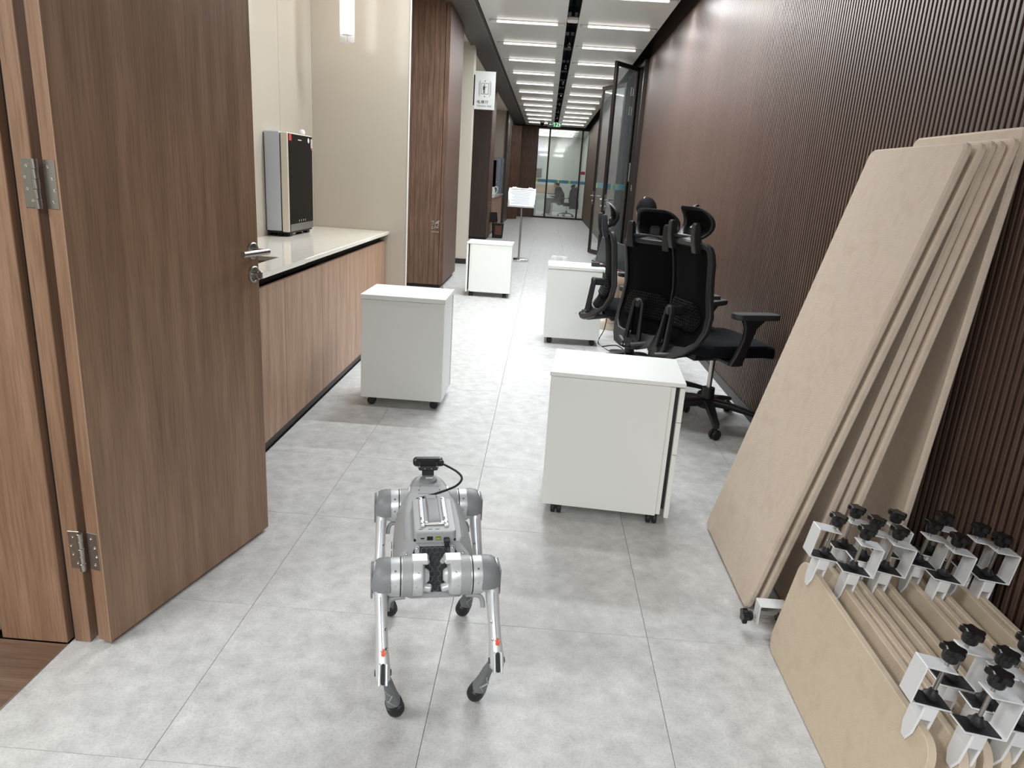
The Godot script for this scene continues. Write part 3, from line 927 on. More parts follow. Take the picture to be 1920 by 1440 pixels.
# ------------------------------------------------------------- leaning felt boards
func board_frame(xb: float, xt: float, y: float, z: float) -> Transform3D:
	var u := Vector3(xt - xb, y, 0).normalized()
	var n := Vector3(-u.y, u.x, 0)
	return Transform3D(Basis(u.cross(n), u, n), Vector3(xb, 0, z))   # x runs along the wall, y up the board, z out of its face
func felt_boards() -> void:
	W.felt = flecked(noise(0.02, [rgb(210, 193, 175), rgb(219, 203, 186), rgb(214, 198, 180)], 3, 256, 51), 2.0, noise(0.14, [rgb(228, 226, 224), rgb(255, 255, 255), rgb(246, 245, 244), rgb(255, 255, 255), rgb(234, 232, 230)], 3, 512, 52), 3.6, 0.95, bumps(0.2, 512, 53, 3, 2.0))
	var rows := [
		[0.735, 1.100, -2.32, 0.585, 1.505, "outermost tall beige felt board leaning on the slat wall, whole face in view"],
		[0.770, 1.135, -2.315, 0.585, 1.505, "tall beige felt board directly behind the outermost one"],
		[0.872, 1.168, -2.335, 0.585, 1.50, "third tall beige felt board in, past the first dark gap"],
		[0.910, 1.196, -2.34, 0.585, 1.50, "fourth tall beige felt board in, middle of the tight trio"],
		[0.948, 1.222, -2.33, 0.585, 1.505, "fifth tall beige felt board in, inner one of the tight trio"],
		[1.155, 1.252, -2.35, 0.60, 1.515, "innermost tall beige felt board, standing almost upright against the slats"]]
	for r in rows:
		var xf := board_frame(r[0], r[1], 1.46, r[2])
		var t := thing("felt_board", r[5], "felt board", xf, "tall felt boards leaning on the slat wall")
		var th := 0.0245
		var sn: float = absf(xf.basis.y.x)
		var oo := Transform3D(Basis(), Vector3(0, r[4] / 2 + th * sn + 0.001, -th / 2))
		var m := MB.new()
		m.prism(rrect(r[3] - 0.004, r[4] - 0.004, 0.026, 6), th, oo, 0.005)
		part("panel", m, W.felt, t)
		# the wrapped edge: a band a touch proud of the panel's rim
		var o := PackedVector3Array()
		var i := PackedVector3Array()
		for p in rrect(r[3], r[4], 0.028, 6): o.append(oo * Vector3(p.x, p.y, -th / 2 + 0.005))
		for p in rrect(r[3] - 0.01, r[4] - 0.01, 0.023, 6): i.append(oo * Vector3(p.x, p.y, -th / 2 + 0.005))
		m = MB.new()
		m.frame(o, i, oo.basis * Vector3(0, 0, th - 0.01), 0.0012)
		part("edge_wrap", m, W.felt, t)

# ------------------------------------------------------------- small clamp-on desk dividers
func make_clamp(m_white: Material, s: int) -> Node3D:
	# sits on a board's upper edge: y up, z along the board; s: side of the upright
	var root := Node3D.new()
	var m := MB.new()
	m.box(Vector3(s * 0.006, 0.0505, 0), Vector3(0.084, 0.0032, 0.05), 0.0012)
	m.box(Vector3(s * 0.0465, 0.0915, 0), Vector3(0.0032, 0.085, 0.05), 0.0012)
	m.box(Vector3(s * 0.016, 0.133, 0), Vector3(0.064, 0.0032, 0.046), 0.0012)
	var c := MeshInstance3D.new()
	c.mesh = m.mesh()
	c.material_override = m_white
	c.name = "clamp"
	root.add_child(c)
	m = MB.new()
	m.box(Vector3(0, 0.032, 0), Vector3(0.0315, 0.034, 0.044), 0.003)
	for q in [-1, 1]:
		m.prism(PackedVector2Array([Vector2(-0.022, 0.02), Vector2(0.022, 0.02), Vector2(0.02, -0.02), Vector2(0.008, -0.046), Vector2(-0.008, -0.046), Vector2(-0.02, -0.02)]), 0.006, Transform3D(Basis(Vector3.BACK, Vector3.UP, Vector3.LEFT), Vector3(q * 0.0128, 0.0, 0)), 0.003)
	part("fork", m, m_white, c)
	part("pad", bx(Vector3(s * 0.002, 0.053, 0), Vector3(0.072, 0.0024, 0.045), 0.0008), W.rubber, c)
	m = MB.new()
	m.cyl(Vector3(-s * 0.002, 0.068, 0), Vector3(-s * 0.002, 0.168, 0), 0.0042, 12)
	part("screw", m, W.satin, c)
	m = MB.new()
	m.lathe([Vector2(0.016, 0.06), Vector2(0.0165, 0.064), Vector2(0.011, 0.068), Vector2(0.0075, 0.076), Vector2(0.0005, 0.077)], Transform3D(Basis(), Vector3(-s * 0.002, 0, 0)), 20)
	part("foot", m, W.rubber, c)
	m = MB.new()
	var star := PackedVector2Array()
	for k in 40:
		var a := TAU * k / 40
		var rr := 0.0215 + 0.0038 * cos(a * 5)
		star.append(Vector2(cos(a), sin(a)) * rr)
	m.prism(star, 0.015, Transform3D(Basis(Vector3.RIGHT, -PI / 2), Vector3(-s * 0.002, 0.17, 0)), 0.0022)
	m.lathe([Vector2(0.013, 0.146), Vector2(0.0155, 0.15), Vector2(0.0165, 0.164), Vector2(0.0005, 0.165)], Transform3D(Basis(), Vector3(-s * 0.002, 0, 0)), 20)
	part("knob", m, W.knob, c)
	root.remove_child(c)
	root.free()
	return c

func dividers() -> void:
	W.knob = plain(rgb(20, 20, 21), 0.32)
	W.clampwhite = plain(rgb(226, 227, 228), 0.35)
	W.divider = flecked(noise(0.02, [rgb(208, 191, 168), rgb(217, 201, 178), rgb(213, 195, 172)], 3, 256, 61), 2.0, noise(0.16, [rgb(230, 227, 223), rgb(255, 255, 255), rgb(247, 246, 244), rgb(255, 255, 255), rgb(236, 233, 229)], 3, 512, 62), 3.6, 0.92, bumps(0.22, 512, 63, 3, 1.5))
	W.divideredge = plain(rgb(211, 194, 172), 0.8)
	var cl := {1: make_clamp(W.clampwhite, 1), -1: make_clamp(W.clampwhite, -1)}
	var say := ["outermost, whole beige face in view", "second from the outermost", "third from the outermost", "fourth from the outermost", "fifth from the outermost", "last before the wide gap", "first behind the wide gap", "second behind the wide gap", "third behind the wide gap", "second nearest to the slat wall", "nearest to the slat wall"]
	#        bottom x, top x at 0.30 m, z shift, clamp sides far and near, their shift along the board
	var bt := [[0.760, 0.814], [0.818, 0.868], [0.842, 0.893], [0.869, 0.921], [0.905, 0.958], [0.945, 0.998], [1.02, 1.073], [1.052, 1.104], [1.085, 1.136], [1.162, 1.204], [1.19, 1.23]]
	var rows := []
	for k in 11: rows.append([bt[k][0], bt[k][1], [0.0, 0.012, -0.006, 0.0, -0.004, 0.006][k % 6], -1 if k == 0 else 1, -1 if k == 0 else 1, [0.0, 0.056, -0.054][k % 3], [0.0, 0.056, -0.058][k % 3]])
	var th := 0.0185
	for k in rows.size():
		var r: Array = rows[k]
		var xf := board_frame(r[0], r[1], 0.30, -1.497 + r[2])
		var t := thing("desk_divider", "low beige desk divider with white clamps, %s" % say[k], "desk divider", xf, "desk divider panels stacked by the slat wall")
		var sn: float = absf(xf.basis.y.x)
		var hh := 0.305
		var oo := Transform3D(Basis(), Vector3(0, hh / 2 + th * sn + 0.001, -th / 2))
		var m := MB.new()
		m.prism(rrect(0.72, hh, 0.045, 7), th, oo, 0.0012)
		part("panel", m, W.divider, t)
		var o := PackedVector3Array()
		var i := PackedVector3Array()
		for p in rrect(0.722, hh + 0.002, 0.046, 7): o.append(oo * Vector3(p.x, p.y, -th / 2 + 0.0012))
		for p in rrect(0.716, hh - 0.004, 0.043, 7): i.append(oo * Vector3(p.x, p.y, -th / 2 + 0.0012))
		m = MB.new()
		m.frame(o, i, oo.basis * Vector3(0, 0, th - 0.0024), 0.0004)
		part("edge_band", m, W.divideredge, t)
		# own x runs to the near end when positive or negative; find which
		var near_sign := 1.0 if xf.basis.x.z > 0 else -1.0
		for e in 2:
			var side: int = r[3 + e]
			var c: Node3D = cl[side].duplicate()
			c.name = "clamp"
			t.add_child(c, true)
			# clamp axes: its x across the board (towards the wall is +), its z along
			var b := Basis(Vector3(0, 0, -1), Vector3.UP, Vector3(1, 0, 0))
			c.transform = Transform3D(b * Basis(Vector3.UP, [0.03, -0.02, 0.02, 0.0, -0.03][(k + e) % 5]), oo * Vector3(near_sign * (-0.283 if e == 0 else 0.28) + near_sign * r[5 + e], hh / 2 + 0.001, 0))
	# the loose end clamp on the floor at the far end
	var lc := thing("desk_clamp", "white clamp with black star knob on the floor at the far end of the dividers", "clamp", Transform3D(Basis(Vector3(0, 1, 0), Vector3(-1, 0, 0), Vector3(0, 0, 1)), Vector3(0.875, 0.05, -1.93)))
	var c: Node3D = cl[1].duplicate()
	for g in [c]:
		var b0 := MeshInstance3D.new()
		b0.mesh = g.mesh
		b0.material_override = g.material_override
		b0.name = "bracket"
		lc.add_child(b0)
	for ch in c.get_children():
		c.remove_child(ch)
		lc.add_child(ch)
	c.free()
	for s in cl: cl[s].free()

# ------------------------------------------------------------- mesh office chairs
func back_z(y: float) -> float:
	var ys := [0.38, 0.44, 0.52, 0.62, 0.75, 0.88, 1.0, 1.2]
	var zs := [0.335, 0.285, 0.235, 0.205, 0.205, 0.222, 0.25, 0.3]
	for k in ys.size() - 1:
		if y <= ys[k + 1]:
			var t: float = clampf((y - ys[k]) / (ys[k + 1] - ys[k]), 0, 1)
			t = t * t * (3 - 2 * t) * 0.4 + t * 0.6
			return lerpf(zs[k], zs[k + 1], t)
	return 0.3
func outline(inset: float) -> PackedVector3Array:
	var half := [[0.37, 0.06], [0.39, 0.12], [0.43, 0.175], [0.49, 0.213], [0.56, 0.228], [0.64, 0.22], [0.73, 0.203], [0.82, 0.203], [0.91, 0.211], [0.955, 0.212], [0.985, 0.203], [1.0, 0.182], [1.006, 0.12]]
	var p := PackedVector2Array()
	for q in half: p.append(Vector2(q[1], q[0]))
	var l := PackedVector2Array()
	for q in half: l.append(Vector2(-q[1], q[0]))
	l.reverse()
	p.append_array(l)
	var c := PackedVector2Array()
	for k in p.size():
		var e0 := (p[k] - p[(k + p.size() - 1) % p.size()]).normalized()
		var e1 := (p[(k + 1) % p.size()] - p[k]).normalized()
		var n := Vector2(-e0.y - e1.y, e0.x + e1.x).normalized()
		c.append(p[k] + n * inset)
	var o := PackedVector3Array()
	for q in c: o.append(Vector3(q.x, q.y, back_z(q.y) - 0.35 * maxf(0, absf(q.x) - 0.1)))
	return o
func make_chair(label: String, xf: Transform3D) -> Node3D:
	var c := thing("office_chair", label, "office chair", xf, "black mesh office chairs")
	var P: Material = W.chairplastic
	var m := MB.new()
	# five-star base, each leg with its twin caster
	m.lathe([Vector2(0.045, 0.085), Vector2(0.052, 0.095), Vector2(0.05, 0.13), Vector2(0.036, 0.142), Vector2(0.034, 0.20), Vector2(0.0005, 0.20)], Transform3D(), 24)
	part("hub", m, P, c)
	for k in 5:
		var a := TAU * k / 5.0 + 0.35
		var d := Vector3(cos(a), 0, sin(a))
		var s := Vector3(-sin(a), 0, cos(a))
		m = MB.new()
		var rings := []
		for q in [[0.03, 0.118, 0.03, 0.022], [0.12, 0.112, 0.025, 0.019], [0.24, 0.09, 0.02, 0.014], [0.3, 0.076, 0.019, 0.012], [0.315, 0.072, 0.014, 0.009]]:
			var r := PackedVector3Array()
			for p in rrect(q[2] * 2, q[3] * 2, q[3] * 0.7, 3): r.append(d * q[0] + Vector3(0, q[1] + p.y, 0) + s * p.x)
			rings.append(r)
		m.loft(rings)
		var lg := part("leg", m, P, c)
		m = MB.new()
		var w := d * 0.3
		var ax := d.rotated(Vector3.UP, 0.5 + k)
		for q in [-0.014, 0.014]: m.cyl(w + ax * (q - 0.009) + Vector3(0, 0.028, 0), w + ax * (q + 0.009) + Vector3(0, 0.028, 0), 0.028, 20, 0.005)
		m.cyl(w + Vector3(0, 0.04, 0), w + Vector3(0, 0.07, 0), 0.009, 10)
		part("caster", m, W.rubber, lg)
	m = MB.new()
	m.cyl(Vector3(0, 0.19, 0), Vector3(0, 0.40, 0), 0.014, 18)
	part("gas_lift", m, W.metal, c)
	m = MB.new()
	m.box(Vector3(0, 0.40, 0.03), Vector3(0.18, 0.05, 0.3), 0.015)
	m.box(Vector3(0.16, 0.40, -0.02), Vector3(0.14, 0.014, 0.03), 0.004)
	m.box(Vector3(0, 0.405, 0.2), Vector3(0.1, 0.04, 0.2), 0.012)
	part("mechanism", m, P, c)
	# seat cushion
	m = MB.new()
	var sr := []
	for q in [[0.425, 0.9], [0.43, 0.97], [0.45, 1.0], [0.478, 0.995], [0.492, 0.95], [0.498, 0.8]]:
		var r := PackedVector3Array()
		for p in rrect(0.49 * q[1], 0.48 * q[1], 0.09 * q[1], 5):
			var zz: float = p.y
			r.append(Vector3(p.x, q[0] - (0.02 * maxf(0, -zz - 0.15) / 0.09), zz - 0.02))
		sr.append(r)
	m.loft(sr)
	part("seat", m, W.chairfabric, c)
	# back
	var o := outline(0.0)
	var i := outline(0.03)
	for k in i.size():
		if i[k].y < 0.47: i[k] = Vector3(i[k].x * 0.96, 0.462 + (i[k].y - 0.41) * 0.14, back_z(0.47) - 0.35 * maxf(0, absf(i[k].x) - 0.1))
	m = MB.new()
	m.frame(o, i, Vector3(0, 0, 0.03), 0.006)
	part("back_frame", m, P, c)
	m = MB.new()
	var g := []
	var N := 16
	for a in N + 1:
		var y := lerpf(0.43, 0.985, float(a) / N)
		var row := []
		var hw := 0.19
		for k in i.size():
			var k2 := (k + 1) % i.size()
			if i[k].x > 0 and i[k2].x > 0 and (i[k].y - y) * (i[k2].y - y) <= 0 and absf(i[k2].y - i[k].y) > 0.0001:
				hw = lerpf(i[k].x, i[k2].x, (y - i[k].y) / (i[k2].y - i[k].y))
		hw += 0.006
		for b in 11:
			var x := lerpf(-hw, hw, b / 10.0)
			row.append(Vector3(x, y, back_z(y) + 0.008 - 0.35 * maxf(0, absf(x) - 0.1)))
		g.append(row)
	m.sheet(g, Vector3(0, 0, 0.004))
	part("back_mesh", m, W.chairmesh, c)
	# lumbar pad with honeycomb ribs
	m = MB.new()
	g = []
	for a in 9:
		var y := lerpf(0.545, 0.69, a / 8.0)
		var hw := 0.165 * sqrt(maxf(0.12, 1.0 - pow((y - 0.6) / 0.1, 2) * 0.75))
		var row := []
		for b in 11:
			var x := lerpf(-hw, hw, b / 10.0)
			row.append(Vector3(x, y, back_z(y) + 0.02 - 0.35 * maxf(0, absf(x) - 0.1)))
		g.append(row)
	m.sheet(g, Vector3(0, 0, 0.004))
	var lum := part("lumbar_pad", m, W.chairmesh, c)
	m = MB.new()
	var hr := 0.0105
	for a in 9:
		for b in 19:
			var cx := (b - 9) * hr * 1.75 + (hr * 0.87 if a % 2 else 0.0)
			var cy := 0.556 + a * hr * 1.5
			var hw := 0.15 * sqrt(maxf(0.0, 1.0 - pow((cy - 0.6) / 0.1, 2) * 0.75))
			if absf(cx) > hw: continue
			for k in 3:
				var t0 := PI / 6 + PI / 3 * k
				var p0 := Vector2(cx, cy) + Vector2(cos(t0), sin(t0)) * hr
				var p1 := Vector2(cx, cy) + Vector2(cos(t0 + PI / 3), sin(t0 + PI / 3)) * hr
				var mid := (p0 + p1) / 2
				m.box(Vector3(mid.x, mid.y, back_z(mid.y) + 0.0255 - 0.35 * maxf(0, absf(mid.x) - 0.1)), Vector3(hr, 0.003, 0.004), 0, Basis(Vector3.BACK, (p1 - p0).angle()))
	stuff(part("honeycomb", m.mesh(true), P, lum))
	# the long loop behind the back
	m = MB.new()
	var oo := PackedVector3Array()
	var ii := PackedVector3Array()
	var fr := Transform3D(Basis(Vector3.RIGHT, -0.04), Vector3(0, 0.53, 0.292))
	for p in rrect(0.096, 0.27, 0.038, 6): oo.append(fr * Vector3(p.x * (1.0 + 0.25 * p.y / 0.135 * -1), p.y, 0.035 * pow(p.y / 0.135, 2) * (1 if p.y < 0 else 0)))
	for p in rrect(0.056, 0.232, 0.02, 6): ii.append(fr * Vector3(p.x * (1.0 + 0.25 * p.y / 0.135 * -1), p.y, 0.035 * pow(p.y / 0.135, 2) * (1 if p.y < 0 else 0)))
	m.frame(oo, ii, Vector3(0, 0, 0.028), 0.005)
	part("back_loop", m, P, c)
	part("loop_panel", bx(fr * Vector3(0, 0.0, 0.012), Vector3(0.058, 0.235, 0.004), 0.001, fr.basis), W.blackgloss, c)
	m = MB.new()
	m.box(Vector3(0, 0.635, 0.27), Vector3(0.036, 0.05, 0.1), 0.008)
	part("lumbar_mount", m, P, c)
	m = MB.new()
	m.tube([Vector3(0, 0.40, 0.2), Vector3(0, 0.385, 0.32), Vector3(0, 0.41, 0.37)], [0.035, 0.04, 0.034], 12, 0.7)
	for s in [-1, 1]: m.tube([Vector3(0.02 * s, 0.39, 0.36), Vector3(0.07 * s, 0.40, 0.325), Vector3(0.13 * s, 0.425, 0.285)], [0.03, 0.028, 0.022], 10, 0.8)
	part("back_bracket", m, P, c)
	m = MB.new()
	for s in [-1, 1]: m.lathe([Vector2(0.0055, 0), Vector2(0.0045, 0.0022), Vector2(0.0005, 0.0028)], Transform3D(Basis(Vector3.RIGHT, PI / 2), Vector3(0.009 * s, 0.40, 0.408)), 10)
	part("screw", m, W.chrome, c)
	# headrest on two blades
	for s in [-1, 1]:
		m = MB.new()
		var rr := []
		for q in [[0.95, 0.262, 0.022, 0.018], [1.0, 0.272, 0.022, 0.022], [1.05, 0.28, 0.019, 0.019], [1.088, 0.284, 0.018, 0.016], [1.098, 0.284, 0.012, 0.01]]:
			var r := PackedVector3Array()
			for p in rrect(q[2] * 2, q[3] * 2, 0.005, 3): r.append(Vector3(s * 0.125 + p.x, q[0], q[1] + p.y))
			rr.append(r)
		m.loft(rr)
		part("headrest_post", m, P, c)
	var hg := func(w: float, h: float, k: int) -> PackedVector3Array:
		var r := PackedVector3Array()
		for p in rrect(w, h, h * 0.45, 7):
			var x: float = p.x
			var q := Vector3(x, 1.09 + p.y, 0.168 + 10.0 * p.y * p.y + 0.9 * x * x)
			r.append(q)
		return r
	m = MB.new()
	m.frame(hg.call(0.30, 0.172, 0), hg.call(0.256, 0.13, 1), Vector3(0, 0, 0.024), 0.007)
	part("headrest_frame", m, P, c)
	m = MB.new()
	g = []
	for a in 7:
		var row := []
		var py := lerpf(-0.067, 0.067, a / 6.0)
		for b in 13:
			var x := lerpf(-0.13, 0.13, b / 12.0)
			var kk := 1.0 - pow(absf(x) / 0.13, 4) * 0.3
			row.append(Vector3(x, 1.09 + py * kk, 0.172 + 10.0 * py * py * kk * kk + 0.9 * x * x))
		g.append(row)
	m.sheet(g, Vector3(0, 0, 0.01))
	part("headrest_mesh", m, W.chairmesh, c)
	m = MB.new()
	m.tube([Vector3(-0.125, 1.02, 0.274), Vector3(0, 1.02, 0.23), Vector3(0.125, 1.02, 0.274)], 0.012, 10)
	m.box(Vector3(0, 1.05, 0.212), Vector3(0.07, 0.06, 0.05), 0.012)
	part("headrest_bar", m, P, c)
	# arms
	for s in [-1, 1]:
		m = MB.new()
		var rr := []
		for q in [[0.405, 0.285, 0.05, 0.04, 0.016], [0.45, 0.283, 0.03, 0.032, 0.015], [0.54, 0.283, 0.0, 0.028, 0.014], [0.60, 0.283, -0.01, 0.036, 0.015], [0.635, 0.283, -0.02, 0.062, 0.018], [0.645, 0.283, -0.02, 0.07, 0.02]]:
			var r := PackedVector3Array()
			for p in rrect(q[4] * 2, q[3] * 2, 0.012, 3): r.append(Vector3(s * q[1] + p.x, q[0], q[2] + p.y))
			rr.append(r)
		m.loft(rr)
		m.box(Vector3(s * 0.2, 0.41, 0.05), Vector3(0.2, 0.02, 0.06), 0.006)
		var ar := part("arm", m, P, c)
		m = MB.new()
		var pr := []
		for q in [[0.645, 0.92], [0.65, 1.0], [0.668, 1.0], [0.674, 0.94]]:
			var r := PackedVector3Array()
			for p in rrect(0.088 * q[1], 0.255 * (0.5 + q[1] / 2), 0.03, 5): r.append(Vector3(s * 0.283 + p.x, q[0], -0.03 + p.y))
			pr.append(r)
		m.loft(pr)
		part("arm_pad", m, W.armpad, ar)
	return c
func chairs() -> void:
	W.chairplastic = plain(rgb(27, 28, 30), 0.42)
	W.armpad = plain(rgb(48, 50, 52), 0.6)
	W.chairfabric = plain(rgb(15, 17, 21), 0.95, 0.0, 0.3)
	W.chairmesh = plain(rgb(10, 10, 11), 0.95, 0.0, 0.25)
	var c := make_chair("black mesh office chair nearest the slat wall, right armrest and caster in view", Transform3D(Basis(Vector3.UP, -deg_to_rad(72)).scaled(Vector3.ONE * 1.03), Vector3(1.02, 0, -3.97)))
	copy(c, Transform3D(Basis(Vector3.UP, -deg_to_rad(44)).scaled(Vector3.ONE * 1.0), Vector3(0.80, 0, -4.38)), "middle black mesh office chair, its whole back turned to the camera")
	copy(c, at(0.68, 0, -5.0, -deg_to_rad(88)), "leftmost black mesh office chair, in profile before the white pedestal")
	copy(c, at(1.07, 0, -6.42, deg_to_rad(72)), "black mesh office chair behind the others, with the woman sitting on it")
	var e := copy(c, at(0.80, 0, -27.35, deg_to_rad(60)), "black office chair with a dark coat hung over its back, behind the glass")
	var coat := thing("coat", "dark coat hung over the back of the office chair behind the glass", "coat", e.transform)
	var m := MB.new()
	var rings := []
	for q in [[1.06, 0.10, 0.05, 0.27], [1.03, 0.2, 0.075, 0.27], [0.9, 0.25, 0.095, 0.265], [0.7, 0.27, 0.11, 0.27], [0.5, 0.28, 0.12, 0.29], [0.33, 0.285, 0.125, 0.3], [0.30, 0.27, 0.11, 0.3]]:
		var r := PackedVector3Array()
		for k in 40:
			var a := TAU * k / 40
			var f: float = 1.0 + 0.07 * sin(a * 7 + q[0] * 3) * (1.06 - q[0])
			r.append(Vector3(cos(a) * q[1] * f, q[0] + 0.03 * sin(a * 3) * (1.06 - q[0]), q[3] + sin(a) * q[2] * f))
		rings.append(r)
	m.loft(rings)
	part("cloth", m, plain(rgb(24, 24, 26), 0.9), coat)
	seated_man()

# ------------------------------------------------------------- people: fields of tapered capsules, meshed as surface nets
class Field:
	var f := {}
	var cell := 0.016
	func bone(a: Vector3, b: Vector3, ra: float, rb: float, k := 0.02) -> void:
		var lo := Vector3(minf(a.x, b.x), minf(a.y, b.y), minf(a.z, b.z)) - Vector3.ONE * (maxf(ra, rb) + k + cell * 2)
		var hi := Vector3(maxf(a.x, b.x), maxf(a.y, b.y), maxf(a.z, b.z)) + Vector3.ONE * (maxf(ra, rb) + k + cell * 2)
		var l := Vector3i((lo / cell).floor())
		var h := Vector3i((hi / cell).ceil())
		var ab := b - a
		var dd := maxf(ab.length_squared(), 1e-9)
		for x in range(l.x, h.x + 1):
			for y in range(l.y, h.y + 1):
				for z in range(l.z, h.z + 1):
					var p := Vector3(x, y, z) * cell
					var t := clampf((p - a).dot(ab) / dd, 0.0, 1.0)
					var d := p.distance_to(a + ab * t) - lerpf(ra, rb, t)
					var key := Vector3i(x, y, z)
					if f.has(key):
						var o: float = f[key]
						var hh := maxf(k - absf(o - d), 0.0) / k
						f[key] = minf(o, d) - hh * hh * k * 0.25
					else: f[key] = d
	func chain(p: Array, r: Array, k := 0.02) -> void:
		for i in p.size() - 1: bone(p[i], p[i + 1], r[i], r[i + 1], k)
	func to(m: MB) -> void:
		var vert := {}
		for c in f:
			var inn := 0
			var acc := Vector3.ZERO
			var n := 0
			var ok := true
			var vals := []
			for q in 8:
				var kk: Vector3i = c + Vector3i(q & 1, (q >> 1) & 1, (q >> 2) & 1)
				if not f.has(kk):
					ok = false
					break
				var d: float = f[kk]
				vals.append(d)
				if d < 0: inn += 1
			if not ok or inn == 0 or inn == 8: continue
			for e in [[0, 1], [2, 3], [4, 5], [6, 7], [0, 2], [1, 3], [4, 6], [5, 7], [0, 4], [1, 5], [2, 6], [3, 7]]:
				var u: float = vals[e[0]]
				var w: float = vals[e[1]]
				if (u < 0) != (w < 0):
					var t := u / (u - w)
					var pa := Vector3(e[0] & 1, (e[0] >> 1) & 1, (e[0] >> 2) & 1)
					var pb := Vector3(e[1] & 1, (e[1] >> 1) & 1, (e[1] >> 2) & 1)
					acc += pa.lerp(pb, t)
					n += 1
			vert[c] = (Vector3(c) + acc / n) * cell
		for c in f:
			var d0: float = f[c]
			for ax in 3:
				var e := Vector3i.ZERO
				e[ax] = 1
				if not f.has(c + e): continue
				var d1: float = f[c + e]
				if (d0 < 0) == (d1 < 0): continue
				var u := Vector3i.ZERO
				u[(ax + 1) % 3] = 1
				var w := Vector3i.ZERO
				w[(ax + 2) % 3] = 1
				var q := [c - u - w, c - w, c, c - u]
				var all := true
				for k in q:
					if not vert.has(k): all = false
				if not all: continue
				if d0 < 0: m.quad(vert[q[0]], vert[q[3]], vert[q[2]], vert[q[1]])
				else: m.quad(vert[q[0]], vert[q[1]], vert[q[2]], vert[q[3]])

func head_into(m: MB, c: Vector3, face: Vector3, s := 1.0) -> void:
	# c: middle of the skull, face: direction it looks; a fine grid of its own
	var F := Field.new()
	F.cell = 0.0075
	var u := Vector3.UP
	var r := face.cross(u).normalized()
	u = r.cross(face).normalized()
	var P := func(x: float, y: float, z: float) -> Vector3: return c + (r * x + u * y + face * z) * s
	F.bone(P.call(0, 0.03, -0.02), P.call(0, 0.025, 0.02), 0.082 * s, 0.076 * s, 0.03)
	F.bone(P.call(0, -0.02, 0.03), P.call(0, -0.075, 0.045), 0.062 * s, 0.038 * s, 0.03)
	F.bone(P.call(-0.045, -0.05, 0.02), P.call(0.045, -0.05, 0.02), 0.03 * s, 0.03 * s, 0.03)
	F.bone(P.call(0, 0.005, 0.085), P.call(0, -0.03, 0.108), 0.008 * s, 0.012 * s, 0.015)
	F.bone(P.call(-0.03, 0.022, 0.078), P.call(0.03, 0.022, 0.078), 0.012 * s, 0.012 * s, 0.012)
	F.bone(P.call(-0.018, -0.062, 0.086), P.call(0.018, -0.062, 0.086), 0.007 * s, 0.007 * s, 0.01)
	for q in [-1, 1]: F.bone(P.call(0.078 * q, 0.015, -0.005), P.call(0.08 * q, -0.03, 0.0), 0.012 * s, 0.008 * s, 0.01)
	F.bone(P.call(0, -0.06, -0.02), P.call(0, -0.16, -0.035), 0.052 * s, 0.054 * s, 0.03)
	F.to(m)
func hair_into(m: MB, c: Vector3, face: Vector3, long: float, s := 1.0) -> void:
	var F := Field.new()
	F.cell = 0.009
	var u := Vector3.UP
	var r := face.cross(u).normalized()
	u = r.cross(face).normalized()
	var P := func(x: float, y: float, z: float) -> Vector3: return c + (r * x + u * y + face * z) * s
	F.bone(P.call(0, 0.045, -0.03), P.call(0, 0.05, 0.02), 0.088 * s, 0.074 * s, 0.02)
	F.bone(P.call(0, 0.0, -0.045), P.call(0, -0.05 - long, -0.055), 0.082 * s, 0.06 * s, 0.03)
	for q in [-1, 1]: F.bone(P.call(0.06 * q, 0.03, -0.01), P.call(0.07 * q, -0.02 - long, -0.02), 0.035 * s, 0.028 * s, 0.02)
	F.to(m)
func hand_into(m: MB, w: Vector3, along: Vector3, palm: Vector3, thumb_side: float) -> void:
	# w: wrist; along: to the knuckles; palm: normal out of the palm; fingers curl towards it
	var F := Field.new()
	F.cell = 0.0045
	var side := along.cross(palm).normalized()
	for k in 4:
		var o: float = (k - 1.5) * 0.0195
		var ln: float = [0.068, 0.076, 0.072, 0.056][k] * 1.0
		var a := w + along * 0.085 + side * o
		F.bone(w + side * o * 0.6, a, 0.0125, 0.0105, 0.012)
		var d := along
		for j in 3:
			var b: Vector3 = a + d * ln * [0.45, 0.3, 0.25][j]
			F.bone(a, b, 0.0092 - 0.0008 * j, 0.0086 - 0.0008 * j, 0.004)
			a = b
			d = (d + palm * 0.35).normalized()
	var t0 := w + along * 0.025 + side * 0.028 * thumb_side
	var t1 := t0 + (along * 0.6 + side * 0.8 * thumb_side).normalized() * 0.04
	F.chain([w + along * 0.015, t0, t1, t1 + (along * 0.85 + side * 0.4 * thumb_side + palm * 0.2).normalized() * 0.032], [0.014, 0.0135, 0.0105, 0.0088], 0.008)
	F.to(m)

